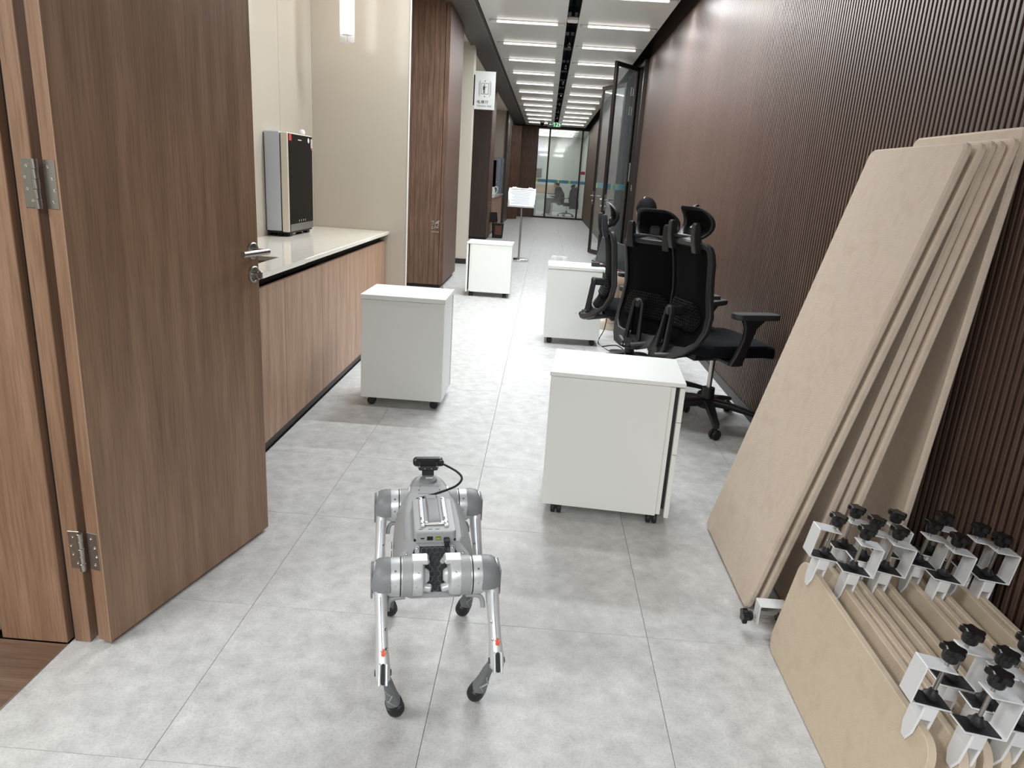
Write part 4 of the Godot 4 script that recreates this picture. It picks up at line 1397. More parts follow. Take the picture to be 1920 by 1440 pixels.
func seated_person(called: String, label: String, xf: Transform3D, skin: Material, top: Material, legs: Material, hair: Material, shoe: Material, long: float, lean: float, reach: Vector3, look := Vector3(0, -0.28, -1)) -> Node3D:
	# own axes: sits facing -z, floor at 0, hips over the seat
	var t := thing(called, label, "person", xf)
	var hip := Vector3(0, 0.56, 0.02)
	var neck := Vector3(0, 1.02, -0.02 - lean)
	var head := Vector3(0, 1.155, -0.06 - lean * 1.25)
	var face := look.normalized()
	var m := MB.new()
	head_into(m, head, face)
	var B := Field.new()
	B.cell = 0.016
	B.chain([hip, Vector3(0, 0.75, 0.03), Vector3(0, 0.93, -lean * 0.7)], [0.12, 0.115, 0.12], 0.05)
	B.bone(Vector3(0, 0.95, -lean * 0.8), neck + Vector3(0, 0.05, 0), 0.07, 0.05, 0.04)
	var C := Field.new()      # the upper garment
	C.cell = 0.018
	C.chain([hip + Vector3(0, -0.02, 0), Vector3(0, 0.75, 0.03), Vector3(0, 0.93, -lean * 0.7)], [0.155, 0.145, 0.135], 0.06)
	var T := Field.new()      # trousers
	T.cell = 0.018
	T.bone(Vector3(-0.08, 0.56, 0.02), Vector3(0.08, 0.56, 0.02), 0.13, 0.13, 0.05)
	for s in [-1, 1]:
		var sh := Vector3(0.165 * s, 0.955, -lean * 0.75)
		var el := Vector3(0.215 * s, 0.70, -0.06 - lean * 0.4)
		var wr := Vector3(reach.x * s, reach.y, reach.z)
		B.bone(Vector3(0, 0.96, -lean * 0.8), sh, 0.06, 0.055, 0.05)
		B.chain([sh, el, wr], [0.045, 0.036, 0.026], 0.02)
		C.bone(Vector3(0, 0.95, -lean * 0.75), sh, 0.085, 0.075, 0.05)
		C.chain([sh, el, el.lerp(wr, 0.93)], [0.068, 0.056, 0.042], 0.025)
		hand_into(m, wr, (wr - el).normalized().lerp(Vector3(-0.25 * s, -0.1, -1).normalized(), 0.6).normalized(), Vector3(0, -1, 0), -float(s))
		var kn := Vector3(0.12 * s, 0.545, -0.42)
		var an := Vector3(0.12 * s, 0.09, -0.40)
		B.chain([Vector3(0.09 * s, 0.56, 0.0), kn, an], [0.078, 0.052, 0.036], 0.03)
		B.bone(an, Vector3(0.125 * s, 0.035, -0.5), 0.034, 0.03, 0.02)
		T.chain([Vector3(0.09 * s, 0.56, 0.0), kn, Vector3(0.12 * s, 0.11, -0.405)], [0.1, 0.074, 0.058], 0.04)
		var sm := MB.new()
		var rr := []
		for q in [[0.0, 0.95], [0.012, 1.0], [0.03, 0.97], [0.06, 0.8], [0.085, 0.45]]:
			var r := PackedVector3Array()
			for k in 24:
				var a := TAU * k / 24
				var zz: float = cos(a) * 0.135 * q[1]
				if q[0] > 0.05: zz = cos(a) * 0.135 * q[1] + 0.05 * (1 - q[1])
				r.append(Vector3(0.125 * s + sin(a) * 0.046 * (0.6 + 0.4 * q[1]), q[0], -0.47 + zz))
			rr.append(r)
		sm.loft(rr)
		part("shoe", sm, shoe, t)
	B.to(m)
	part("body", m, skin, t)
	var cm := MB.new()
	C.to(cm)
	part("top_garment", cm, top, t)
	cm = MB.new()
	T.to(cm)
	part("trousers", cm, legs, t)
	cm = MB.new()
	hair_into(cm, head, face, long)
	part("hair", cm, hair, t)
	return t
func seated_man() -> void:
	var sk := plain(rgb(186, 150, 128), 0.6)
	seated_person("person", "person in black sitting at the desk behind the glass partition", at(0.50, 0, -27.3, deg_to_rad(72)), sk, plain(rgb(22, 22, 24), 0.9), plain(rgb(26, 26, 28), 0.9), plain(rgb(16, 15, 15), 0.7), plain(rgb(220, 218, 214), 0.6), -0.01, 0.07, Vector3(0.14, 0.77, -0.42))
func seated_woman() -> void:
	var sk := plain(rgb(206, 172, 152), 0.6)
	var t := seated_person("person", "person with black hair and a pale headband sitting behind the black chairs", Transform3D(Basis(Vector3.UP, deg_to_rad(66)).scaled(Vector3.ONE * 0.93), Vector3(1.07, 0.0, -6.42)), sk, plain(rgb(30, 30, 33), 0.9), plain(rgb(204, 178, 160), 0.8), plain(rgb(12, 11, 12), 0.8, 0.0, 0.25), plain(rgb(206, 192, 176), 0.6), 0.12, 0.12, Vector3(0.13, 0.74, -0.40), Vector3(1.1, -0.7, -1))
	var m := MB.new()
	var p := []
	for k in 13:
		var a := lerpf(-1.5, 1.5, k / 12.0)
		p.append(Vector3(sin(a) * 0.098, 1.155 + 0.035 + cos(a) * 0.102, -0.18 - 0.05 * cos(a)))
	m.tube(p, 0.0045, 8)
	part("headband", m, plain(rgb(214, 200, 190), 0.35), t)
	# laptop on the lap tray
	var c0 := Vector3(0.71, 0.59, -6.0)
	var c1 := Vector3(0.46, 0.655, -6.11)
	var x := (c1 - c0).normalized()
	var up := Vector3(-0.4, 0.85, -0.12)
	up = (up - x * up.dot(x)).normalized()
	var n := x.cross(up)
	var l := thing("laptop", "open dark grey laptop with a small white sticker, seen over the white pedestal", "laptop", Transform3D(Basis(x, up, n), (c0 + c1) / 2))
	part("lid", bx(Vector3(0.0, 0.11, 0), Vector3(0.29, 0.21, 0.007), 0.002), plain(rgb(58, 60, 62), 0.4), l)
	part("sticker", bx(Vector3(-0.1, 0.185, 0.004), Vector3(0.04, 0.018, 0.0012)), W.white, l)
	part("sticker", bx(Vector3(-0.1, 0.185, -0.004), Vector3(0.04, 0.018, 0.0012)), W.white, l)
	part("hinge_line", bx(Vector3(0.0, 0.0, 0), Vector3(0.28, 0.008, 0.012), 0.002), plain(rgb(120, 30, 34), 0.4), l)
	var bb := Basis(Vector3.RIGHT, PI / 2 * 0.9)
	part("keyboard_deck", bx(bb * Vector3(0.02, 0.1, 0) * (1.0 if (Basis(x, up, n) * (bb * Vector3(0, 1, 0))).x > 0 else -1.0) + Vector3(0.02, -0.012, 0) * 0.5, Vector3(0.29, 0.2, 0.014), 0.003, bb), plain(rgb(44, 44, 46), 0.5), l)
	var ca := thing("charging_cable", "thin black cable lying on the floor behind the white pedestal", "cable")
	m = MB.new()
	m.tube(smooth([Vector3(0.60, 0.30, -5.95), Vector3(0.575, 0.12, -5.9), Vector3(0.53, 0.006, -5.85), Vector3(0.62, 0.005, -5.55), Vector3(0.72, 0.005, -5.6), Vector3(0.68, 0.005, -5.8), Vector3(0.55, 0.005, -5.72)], 8), 0.004, 8)
	part("wire", m, W.rubber, ca)

# ------------------------------------------------------------- four-legged robot
func limb(m: MB, pts: Array, wx: Array, wd: Array, pw := 0.6) -> void:
	# bar along points in a body's side plane: wx half widths across (x), wd half widths in the plane
	var rings := []
	for k in pts.size():
		var d: Vector3 = (pts[mini(k + 1, pts.size() - 1)] - pts[maxi(k - 1, 0)]).normalized()
		var x := (Vector3.RIGHT - d * d.x).normalized()
		var y := d.cross(x)
		var r := PackedVector3Array()
		for i in 20:
			var a := TAU * i / 20
			var ca := cos(a)
			var sa := sin(a)
			r.append(pts[k] + x * (signf(ca) * pow(absf(ca), pw) * wx[k]) + y * (signf(sa) * pow(absf(sa), pw) * wd[k]))
		rings.append(r)
	m.loft(rings)
func lat(sx: float, y: float, z: float, tilt := 0.0) -> Transform3D:   # lathe axis pointing outwards along x
	return Transform3D(Basis(Vector3(0, 1, 0), Vector3(sx, 0, 0), Vector3(0, 0, -sx)) , Vector3(0, y, z)) if tilt == 0.0 else Transform3D(Basis(Vector3(0, 0, 1), tilt) * Basis(Vector3(0, 1, 0), Vector3(sx, 0, 0), Vector3(0, 0, -sx)), Vector3(0, y, z))

func robot_leg(d: Node3D, sx: float, zc: float, hip_y: float, knee: Vector3, foot: Vector3, rear: bool) -> void:
	var leg := part("leg", MB.new().mesh() if false else hip_motor(sx, hip_y, zc), W.botsilver, d)
	var m := MB.new()
	var X := lat(sx, hip_y, zc, 0.0)
	m.lathe([Vector2(0.0465, 0.058), Vector2(0.0485, 0.059), Vector2(0.0485, 0.082), Vector2(0.0465, 0.083)], X, 40)
	part("grey_band", m, W.botgrey, leg)
	m = MB.new()
	m.lathe([Vector2(0.047, 0.0855), Vector2(0.0478, 0.086), Vector2(0.0478, 0.0885), Vector2(0.047, 0.089)], X, 40)
	part("seam_ring", m, W.botdark, leg)
	# cap: a grey hood over the joint's outer end, open towards the thigh
	m = MB.new()
	var rings := []
	for q in [[0.111, 0.0515], [0.125, 0.052], [0.14, 0.049], [0.152, 0.041], [0.157, 0.03]]:
		var r := PackedVector3Array()
		var inn := PackedVector3Array()
		for k in 19:
			var a := lerpf(-1.75, 1.75, k / 18.0)
			var lim := 1.0 + 0.12 * maxf(0.0, (q[0] - 0.125) / 0.03) * absf(a) / 1.75
			r.append(Vector3(sx * q[0], hip_y + cos(a) * q[1] * lim - 0.004, zc + sin(a) * q[1]))
		for k in 19:
			var a := lerpf(1.75, -1.75, k / 18.0)
			inn.append(Vector3(sx * (q[0] - 0.001), hip_y + cos(a) * (q[1] - 0.004) - 0.004, zc + sin(a) * (q[1] - 0.004)))
		r.append_array(inn)
		rings.append(r)
	m.loft(rings)
	m.box(Vector3(sx * 0.156, hip_y - 0.006, zc), Vector3(0.005, 0.07, 0.06), 0.002)
	part("joint_cap", m, W.botcap, leg)
	m = MB.new()
	for q in [[0.045, 0.9], [0.1, 0.75], [0.1, 1.5], [0.05, 1.6]]:
		var p := Vector3(sx * q[0], hip_y + cos(q[1]) * 0.0468, zc + sin(q[1]) * 0.0468)
		var nrm := Vector3(0, cos(q[1]), sin(q[1]))
		m.lathe([Vector2(0.003, 0), Vector2(0.0026, 0.0012), Vector2(0.0005, 0.0014)], Transform3D(Basis(Vector3.RIGHT, nrm, Vector3.RIGHT.cross(nrm)), p), 10)
	# thigh
	var hip := Vector3(sx * 0.137, hip_y, zc)
	var dv := (knee - hip)
	var u := dv.normalized()
	var nb := u.cross(Vector3.RIGHT).normalized()
	if nb.z < 0: nb = -nb      # towards the rear
	var mt := MB.new()
	limb(mt, [hip - u * 0.03, hip, hip + u * 0.035, hip + u * 0.075, hip + dv * 0.55, hip + dv * 0.75, hip + dv * 0.88, knee - nb * 0.004, knee + u * 0.016, knee + u * 0.024],
		[0.012, 0.0145, 0.016, 0.015, 0.0142, 0.0145, 0.0165, 0.018, 0.0165, 0.009], [0.028, 0.034, 0.032, 0.024, 0.02, 0.02, 0.022, 0.023, 0.018, 0.008], 0.62)
	var th := part("thigh", mt, W.botsilver, leg)
	for q in [0.36, 0.56, 0.76]:
		var p := hip.lerp(knee, q) + nb * 0.019 + Vector3(-sx * 0.0095, 0, 0)
		var nn := (nb + Vector3(-sx * 0.6, 0, 0)).normalized()
		m.lathe([Vector2(0.0038, -0.001), Vector2(0.0034, 0.0012), Vector2(0.0018, 0.0016), Vector2(0.0008, 0.0004)], Transform3D(Basis(nn.cross(u).normalized(), nn, nn.cross(nn.cross(u)).normalized() * -1.0), p), 10)
	part("screw", m, W.screw, leg)
	var gm := MB.new()
	var ga := hip + dv * 0.22 + nb * 0.0305
	var gb := hip + dv * 0.55 + nb * 0.0198
	var gc := knee - u * 0.045 + nb * 0.021
	gm.tube([ga, hip + dv * 0.36 + nb * 0.0235, gb, gc], 0.0009, 6)
	part("seam", gm, W.botcap, th)
	# little rubber-nosed stop under the joint
	m = MB.new()
	m.tube(smooth([Vector3(sx * 0.075, hip_y - 0.05, zc + 0.01), Vector3(sx * 0.108, hip_y - 0.054, zc + 0.012), Vector3(sx * 0.117, hip_y - 0.068, zc + 0.016), Vector3(sx * 0.118, hip_y - 0.082, zc + 0.02)], 4), 0.0062, 10)
	part("stop", m, W.botgrey, leg)
	# orange hand mark above the knee, knee slot
	var face := Transform3D(Basis(Vector3.RIGHT, -u, nb).orthonormalized(), knee)
	if rear:
		m = MB.new()
		var o := Vector2(0, 0.04)
		m.lathe([Vector2(0.0052, 0), Vector2(0.0052, 0.0012), Vector2(0.0005, 0.0012)], face * Transform3D(Basis(Vector3.RIGHT, PI / 2), Vector3(0, 0.04, 0.0205)), 14)
		for k in 5:
			var a := [0.62, 0.25, -0.02, -0.3, -1.1][k] as float
			var l := [0.0095, 0.0112, 0.0115, 0.0105, 0.0085][k] as float
			m.box(face * Vector3(sin(a) * l * 0.75 * -1, 0.04 + cos(a) * l * 0.75, 0.021), Vector3(0.0022, l * 0.75, 0.0012), 0.0003, face.basis * Basis(Vector3.BACK, a))
		part("hand_mark", m, W.orange, th)
	m = MB.new()
	m.prism(rrect(0.009, 0.046, 0.004, 4), 0.012, face * Transform3D(Basis(), Vector3(0, -0.003, 0.0185)), 0.001)
	part("knee_slot", m, W.black, th)
	m = MB.new()
	for s in [-1, 1]: m.prism(rrect(0.0062, 0.05, 0.003, 4), 0.014, face * Transform3D(Basis(), Vector3(s * 0.0085, -0.004, 0.0195)), 0.002)
	part("knee_cheek", m, W.botsilver, th)
	m = MB.new()
	for s in [-1, 1]: m.lathe([Vector2(0.008, 0), Vector2(0.007, 0.003), Vector2(0.0005, 0.0035)], Transform3D(Basis(Vector3(0, 1, 0), Vector3(s, 0, 0), Vector3(0, 0, -s)), knee + Vector3(s * 0.0165, 0, 0)), 16)
	part("knee_pin", m, W.botdark, th)
	# calf: slim at the knee, swelling to a boot, rubber ball foot
	var cv := foot - knee
	var cu := cv.normalized()
	var cb := cu.cross(Vector3.RIGHT).normalized()
	if cb.z > 0: cb = -cb
	m = MB.new()
	limb(m, [knee + cu * -0.01 , knee + cu * 0.012, knee + cv * 0.22 + cb * 0.008, knee + cv * 0.4 + cb * 0.009, knee + cv * 0.58 + cb * 0.004, knee + cv * 0.74, knee + cv * 0.85],
		[0.0075, 0.0085, 0.0095, 0.0115, 0.014, 0.0175, 0.0195], [0.013, 0.0145, 0.012, 0.012, 0.0145, 0.0185, 0.02], 0.75)
	var cf := part("calf", m, W.botcalf, leg)
	m = MB.new()
	for q in [[0.45, 0.4], [0.58, -0.5], [0.7, 0.6]]:
		var p: Vector3 = knee + cv * q[0] - cb * (0.012 + 0.006 * q[0])
		m.box(p, Vector3(0.0022, 0.03, 0.004), 0.0006, Basis(cu.cross(cb), -cu, cb).orthonormalized() * Basis(Vector3.BACK, q[1]))
	part("calf_rib", m, W.botgrey, cf)
	m = MB.new()
	var fx := Transform3D(Basis(Vector3.UP.cross(cu).normalized() if absf(cu.y) < 0.99 else Vector3.RIGHT, -cu, Vector3.RIGHT), foot)
	var bx2 := cu.cross(Vector3.BACK).normalized()
	fx.basis = Basis(bx2, -cu, bx2.cross(-cu))
	m.lathe([Vector2(0.0005, -0.0225), Vector2(0.01, -0.0205), Vector2(0.017, -0.0145), Vector2(0.0212, -0.006), Vector2(0.0222, 0.003), Vector2(0.0218, 0.012), Vector2(0.0208, 0.014), Vector2(0.0216, 0.016), Vector2(0.0214, 0.024), Vector2(0.0206, 0.026), Vector2(0.0212, 0.028), Vector2(0.0205, 0.033), Vector2(0.012, 0.035)], fx, 28)
	part("foot", m, W.rubber, leg)
func hip_motor(sx: float, hip_y: float, zc: float) -> ArrayMesh:
	var m := MB.new()
	var X := lat(sx, hip_y, zc)
	m.lathe([Vector2(0.0005, 0.016), Vector2(0.012, 0.017), Vector2(0.016, 0.021), Vector2(0.019, 0.027), Vector2(0.04, 0.031), Vector2(0.0455, 0.0345), Vector2(0.047, 0.04), Vector2(0.047, 0.0575), Vector2(0.0462, 0.0585), Vector2(0.0462, 0.0825), Vector2(0.047, 0.0835), Vector2(0.047, 0.112), Vector2(0.044, 0.116), Vector2(0.04, 0.15), Vector2(0.034, 0.154), Vector2(0.0005, 0.155)], X, 44)
	# knuckle on the inner face and the saddle above
	m.cyl(Vector3(sx * 0.012, hip_y - 0.028, zc + 0.012), Vector3(sx * 0.034, hip_y - 0.024, zc + 0.01), 0.0105, 16, 0.003)
	m.box(Vector3(sx * 0.041, hip_y + 0.043, zc - 0.006), Vector3(0.044, 0.012, 0.042), 0.004)
	return m.mesh()

func robot_dog() -> void:
	W.botgrey = plain(rgb(166, 168, 169), 0.42)
	W.botcap = plain(rgb(132, 135, 137), 0.45)
	W.botsilver = plain(rgb(214, 216, 218), 0.34, 0.35)
	W.botdark = plain(rgb(52, 53, 54), 0.5)
	W.botcalf = plain(rgb(112, 115, 117), 0.5)
	W.orange = plain(rgb(238, 84, 34), 0.5)
	W.deck = plain(rgb(158, 161, 162), 0.45)
	var d := thing("robot_dog", "grey and silver four-legged robot standing on the tiles, seen from behind, camera on its head", "robot dog", at(-0.242, 0, -1.724, deg_to_rad(12.0)))
	# trunk shell
	var sec := [
		# z at y 0.39, slant, half top, y top, half shoulder, y shoulder, half mid, y mid, half low, y low
		[0.105, 0.62, 0.058, 0.391, 0.066, 0.386, 0.098, 0.335, 0.092, 0.283, 0.06, 0.272],
		[0.085, 0.30, 0.066, 0.394, 0.075, 0.389, 0.104, 0.335, 0.097, 0.281, 0.066, 0.268],
		[0.0, 0.0, 0.067, 0.396, 0.077, 0.391, 0.105, 0.338, 0.098, 0.282, 0.07, 0.266],
		[-0.09, 0.0, 0.064, 0.398, 0.073, 0.393, 0.1, 0.342, 0.094, 0.286, 0.066, 0.268],
		[-0.125, 0.0, 0.06, 0.399, 0.07, 0.393, 0.092, 0.35, 0.084, 0.292, 0.06, 0.272],
		[-0.165, 0.0, 0.056, 0.4, 0.063, 0.394, 0.072, 0.36, 0.066, 0.3, 0.048, 0.28],
		[-0.21, -0.1, 0.048, 0.402, 0.054, 0.396, 0.06, 0.364, 0.056, 0.308, 0.042, 0.29],
		[-0.275, -0.2, 0.032, 0.402, 0.037, 0.396, 0.05, 0.366, 0.048, 0.318, 0.036, 0.3],
		[-0.305, -0.3, 0.018, 0.398, 0.022, 0.393, 0.042, 0.366, 0.04, 0.328, 0.028, 0.312],
		[-0.32, -0.3, 0.008, 0.392, 0.012, 0.388, 0.03, 0.366, 0.028, 0.336, 0.018, 0.325]]
	var rings := []
	for s in sec:
		var r := PackedVector3Array()
		var half := []
		for k in 5: half.append(Vector3(s[2 + 2 * k], s[3 + 2 * k], s[0] + (0.39 - s[3 + 2 * k]) * s[1]))
		# rounder flanks
		var side := [half[0], half[1], half[1].lerp(half[2], 0.5) + Vector3(0.005, 0.005, 0), half[2], half[2].lerp(half[3], 0.5) + Vector3(0.004, 0, 0), half[3], half[4]]
		for p in side: r.append(p)
		for k in range(side.size() - 1, -1, -1): r.append(Vector3(-side[k].x, side[k].y, side[k].z))
		rings.append(r)
	var m := MB.new()
	m.crease = 32.0
	m.loft(rings)
	var trunk := part("trunk", m, W.deck, d)
	for q in [-1, 1]:
		m = MB.new()
		m.tube([Vector3(q * 0.094, 0.352, -0.124), Vector3(q * 0.0715, 0.3928, -0.112), Vector3(q * 0.0738, 0.3922, -0.09), Vector3(q * 0.0775, 0.3906, 0.0), Vector3(q * 0.0755, 0.3886, 0.083), Vector3(q * 0.1035, 0.337, 0.098)], 0.0011, 6)
		part("shell_seam", m, W.botcap, trunk)
	m = MB.new()
	m.tube([Vector3(-0.06, 0.3945, -0.172), Vector3(-0.03, 0.4003, -0.158), Vector3(0.03, 0.4003, -0.158), Vector3(0.06, 0.3945, -0.172)], 0.0009, 6)
	part("shell_seam", m, W.botcap, trunk)
	# rear plate with its hex lattice
	m = MB.new()
	var rn := Vector3(0, 0.53, 0.85).normalized()
	var ru := Vector3(0, 0.85, -0.53)
	var rp := Transform3D(Basis(Vector3.RIGHT, ru.normalized(), rn), Vector3(0, 0.338, 0.139))
	m.prism(PackedVector2Array([Vector2(-0.05, 0.05), Vector2(0.05, 0.05), Vector2(0.058, 0.03), Vector2(0.03, 0.0), Vector2(0.024, -0.062), Vector2(-0.024, -0.062), Vector2(-0.03, 0.0), Vector2(-0.058, 0.03)]), 0.006, rp, 0.0015)
	var pl := part("rear_plate", m, plain(rgb(26, 27, 28), 0.6), d)
	m = MB.new()
	var hr := 0.0078
	for a in 9:
		for b in 9:
			var cx := (b - 4) * hr * 1.75 + (hr * 0.87 if a % 2 else 0.0)
			var cy := 0.04 - a * hr * 1.5
			var lim := 0.046 if cy > 0.02 else (0.018 + maxf(cy, 0.0) * 1.3)
			if absf(cx) > lim - hr: continue
			for k in 6:
				var t0 := PI / 6 + PI / 3 * k
				var p0 := Vector2(cx, cy) + Vector2(cos(t0), sin(t0)) * hr
				var p1 := Vector2(cx, cy) + Vector2(cos(t0 + PI / 3), sin(t0 + PI / 3)) * hr
				var mid := (p0 + p1) / 2
				m.box(rp * Vector3(mid.x, mid.y, 0.0055), Vector3(hr, 0.0021, 0.006), 0, rp.basis * Basis(Vector3.BACK, (p1 - p0).angle()))
	stuff(part("hex_lattice", m.mesh(true), plain(rgb(74, 76, 78), 0.5), pl))
	# silver collars round the rear hips, lugs with screws
	m = MB.new()
	for s in [-1, 1]:
		m.tube(smooth([rp * Vector3(s * 0.028, -0.05, 0.006), rp * Vector3(s * 0.034, -0.012, 0.008), rp * Vector3(s * 0.052, 0.012, 0.008), rp * Vector3(s * 0.082, 0.014, -0.006)], 5), 0.0062, 10)
	part("collar", m, W.botsilver, d)
	m = MB.new()
	var sc := MB.new()
	for q in [[0.045, 0.046, 0.0], [-0.045, 0.046, 0.0], [0.07, 0.034, -0.8], [-0.07, 0.034, 0.8], [0.022, 0.02, -0.6], [-0.022, 0.02, 0.6]]:
		var xf := rp * Transform3D(Basis(Vector3.BACK, q[2]), Vector3(q[0], q[1] - 0.004, 0.006 if absf(q[0]) < 0.05 else -0.002))
		m.prism(rrect(0.0125, 0.024, 0.006, 4), 0.006, xf, 0.0015)
		sc.lathe([Vector2(0.0036, 0.003), Vector2(0.003, 0.0046), Vector2(0.0015, 0.005), Vector2(0.0008, 0.0035)], xf * Transform3D(Basis(Vector3.RIGHT, PI / 2), Vector3(0, 0.003, 0)), 12)
	part("lug", m, W.botgrey, d)
	part("screw", sc, W.screw, d)
	# cables in the gap under the plate
	m = MB.new()
	for k in 5: m.tube(smooth([Vector3(-0.02 + 0.01 * k, 0.30, 0.145), Vector3(-0.024 + 0.012 * k, 0.285, 0.155), Vector3(-0.012 + 0.006 * k, 0.268, 0.14)], 4), 0.003, 8)
	part("wiring", m, W.rubber, d)
	# expansion dock on the back
	m = MB.new()
	rings = []
	for q in [[0.392, 1.0, 0.0], [0.418, 1.0, 0.0], [0.4225, 0.97, 0.002], [0.424, 0.9, 0.004]]:
		var r := PackedVector3Array()
		for p in rrect(0.108 * q[1], 0.195 * q[1], 0.01, 4): r.append(Vector3(p.x, q[0], p.y + 0.018))
		rings.append(r)
	m.loft(rings)
	var dock := part("dock", m, W.botgrey, d)
	m = MB.new()
	for s in [-1, 1]:
		m.box(Vector3(s * 0.0305, 0.4265, 0.01), Vector3(0.0115, 0.006, 0.168), 0.002)
		m.box(Vector3(s * 0.0305, 0.4292, 0.01), Vector3(0.0035, 0.003, 0.15), 0.0005)
	part("rail", m, W.botsilver, dock)
	m = MB.new()
	for s in [-1, 1]:
		for q in [-0.062, 0.05, 0.058, 0.075, 0.082]: m.cyl(Vector3(s * 0.0305 + 0.003 * (1 if int(q * 1000) % 2 else -1), 0.4285, q), Vector3(s * 0.0305 + 0.003 * (1 if int(q * 1000) % 2 else -1), 0.4308, q), 0.0018, 8)
	part("rail_hole", m, W.botdark, dock)
	m = MB.new()
	var hg := []
	for k in 13:
		var t := k / 12.0
		var r := PackedVector3Array()
		var zz := lerpf(-0.072, 0.078, t)
		var yy := 0.424 + 0.0085 * pow(sin(PI * clampf(t * 1.02, 0, 1)), 0.35)
		for p in rrect(0.034 - 0.004 * sin(PI * t), 0.008, 0.003, 3): r.append(Vector3(p.x, yy + p.y - 0.001, zz))
		hg.append(r)
	m.loft(hg)
	m.box(Vector3(0, 0.41, -0.098), Vector3(0.036, 0.018, 0.03), 0.004)
	part("handle", m, W.botcap, dock)
	m = MB.new()
	m.tube([Vector3(-0.024, 0.427, 0.081), Vector3(0.024, 0.427, 0.081)], 0.0035, 10)
	for s in [-1, 1]: m.cyl(Vector3(s * 0.021, 0.423, 0.076), Vector3(s * 0.021, 0.431, 0.076), 0.004, 12)
	part("handle_pin", m, W.screw, dock)
	var zr := 0.1158
	m = MB.new()
	m.box(Vector3(-0.032, 0.405, zr), Vector3(0.009, 0.0032, 0.002), 0.0005)
	m.box(Vector3(-0.013, 0.405, zr), Vector3(0.015, 0.0105, 0.002), 0.0005)
	m.box(Vector3(-0.049, 0.399, zr - 0.004), Vector3(0.01, 0.008, 0.006), 0.002)
	m.box(Vector3(0.0495, 0.399, zr - 0.004), Vector3(0.008, 0.008, 0.006), 0.002)
	m.box(Vector3(0, 0.3945, zr - 0.008), Vector3(0.1, 0.004, 0.012), 0.001)
	part("port", m, W.black, dock)
	m = MB.new()
	m.box(Vector3(0.008, 0.405, zr + 0.0005), Vector3(0.013, 0.009, 0.0024), 0.0006)
	part("terminal_block", m, plain(rgb(72, 96, 48), 0.5), dock)
	m = MB.new()
	for k in 4: m.box(Vector3(0.004 + 0.0028 * k, 0.4052, zr + 0.002), Vector3(0.0016, 0.005, 0.001))
	part("terminal_pin", m, W.yellow, dock)
	m = MB.new()
	m.box(Vector3(0.029, 0.404, zr + 0.011), Vector3(0.015, 0.009, 0.022), 0.002)
	m.box(Vector3(0.029, 0.396, zr + 0.018), Vector3(0.012, 0.014, 0.01), 0.003)
	part("plug", m, W.rubber, dock)
	part("plug_shell", bx(Vector3(0.029, 0.404, zr - 0.0005), Vector3(0.012, 0.006, 0.006), 0.0005), W.metal, dock)
	m = MB.new()
	for q in [[-0.038, 0.008], [-0.033, 0.003], [-0.012, 0.01], [0.006, 0.011]]: m.box(Vector3(q[0], 0.4242, 0.103), Vector3(q[1], 0.0006, 0.0025))
	part("port_mark", m, W.botdark, dock)
	# head: raised round cover, vents at both sides, depth camera on a bracket
	m = MB.new()
	m.lathe([Vector2(0.026, 0), Vector2(0.026, 0.006), Vector2(0.0245, 0.009), Vector2(0.0005, 0.0095)], Transform3D(Basis(Vector3.RIGHT, 0.0), Vector3(0, 0.4, -0.245)), 32)
	var pk := part("head_cover", m, W.botcap, d)
	part("cover_label", bx(Vector3(0.003, 0.4098, -0.247), Vector3(0.022, 0.0008, 0.009)), W.white, pk)
	m = MB.new()
	for q in [[-0.026, -0.205], [0.026, -0.205], [-0.03, -0.18], [0.03, -0.18]]: m.cyl(Vector3(q[0], 0.4, q[1]), Vector3(q[0], 0.4022, q[1]), 0.0017, 8)
	part("pin_hole", m, W.botdark, d)
	for s in [-1, 1]:
		m = MB.new()
		m.prism(rrect(0.05, 0.036, 0.008, 4), 0.016, Transform3D(Basis(Vector3.BACK, Vector3.UP, Vector3.RIGHT), Vector3(s * 0.07, 0.357, -0.225)), 0.003)
		var v := part("side_vent", m, W.botdark, d)
		m = MB.new()
		for k in 4: m.box(Vector3(s * 0.0745, 0.357, -0.237 + 0.008 * k), Vector3(0.012, 0.024, 0.0025), 0.0005)
		part("vent_slat", m, W.black, v)
	m = MB.new()
	m.box(Vector3(0, 0.42, -0.272), Vector3(0.036, 0.028, 0.012), 0.003)
	m.box(Vector3(0, 0.434, -0.264), Vector3(0.056, 0.014, 0.01), 0.003)
	for s in [-1, 1]: m.box(Vector3(s * 0.026, 0.442, -0.264), Vector3(0.006, 0.026, 0.006), 0.001)
	part("camera_bracket", m, W.botdark, d)
	m = MB.new()
	m.prism(rrect(0.092, 0.026, 0.0125, 7), 0.024, Transform3D(Basis(), Vector3(0, 0.45, -0.278)), 0.004)
	var cam := part("depth_camera", m, plain(rgb(36, 37, 39), 0.35), d)
	part("camera_plate", bx(Vector3(0, 0.45, -0.2655), Vector3(0.05, 0.017, 0.003), 0.001), W.black, cam)
	m = MB.new()
	for q in [[-0.026, 0.441], [0.026, 0.441], [-0.01, 0.4345], [0.01, 0.4345], [0.03, 0.437], [-0.03, 0.437]]: m.lathe([Vector2(0.0026, 0), Vector2(0.002, 0.0022), Vector2(0.0005, 0.0025)], Transform3D(Basis(Vector3.RIGHT, PI / 2), Vector3(q[0], q[1], -0.261)), 10)
	part("bracket_screw", m, W.chrome, cam)
	m = MB.new()
	m.box(Vector3(0.038, 0.452, -0.262), Vector3(0.018, 0.018, 0.018), 0.005)
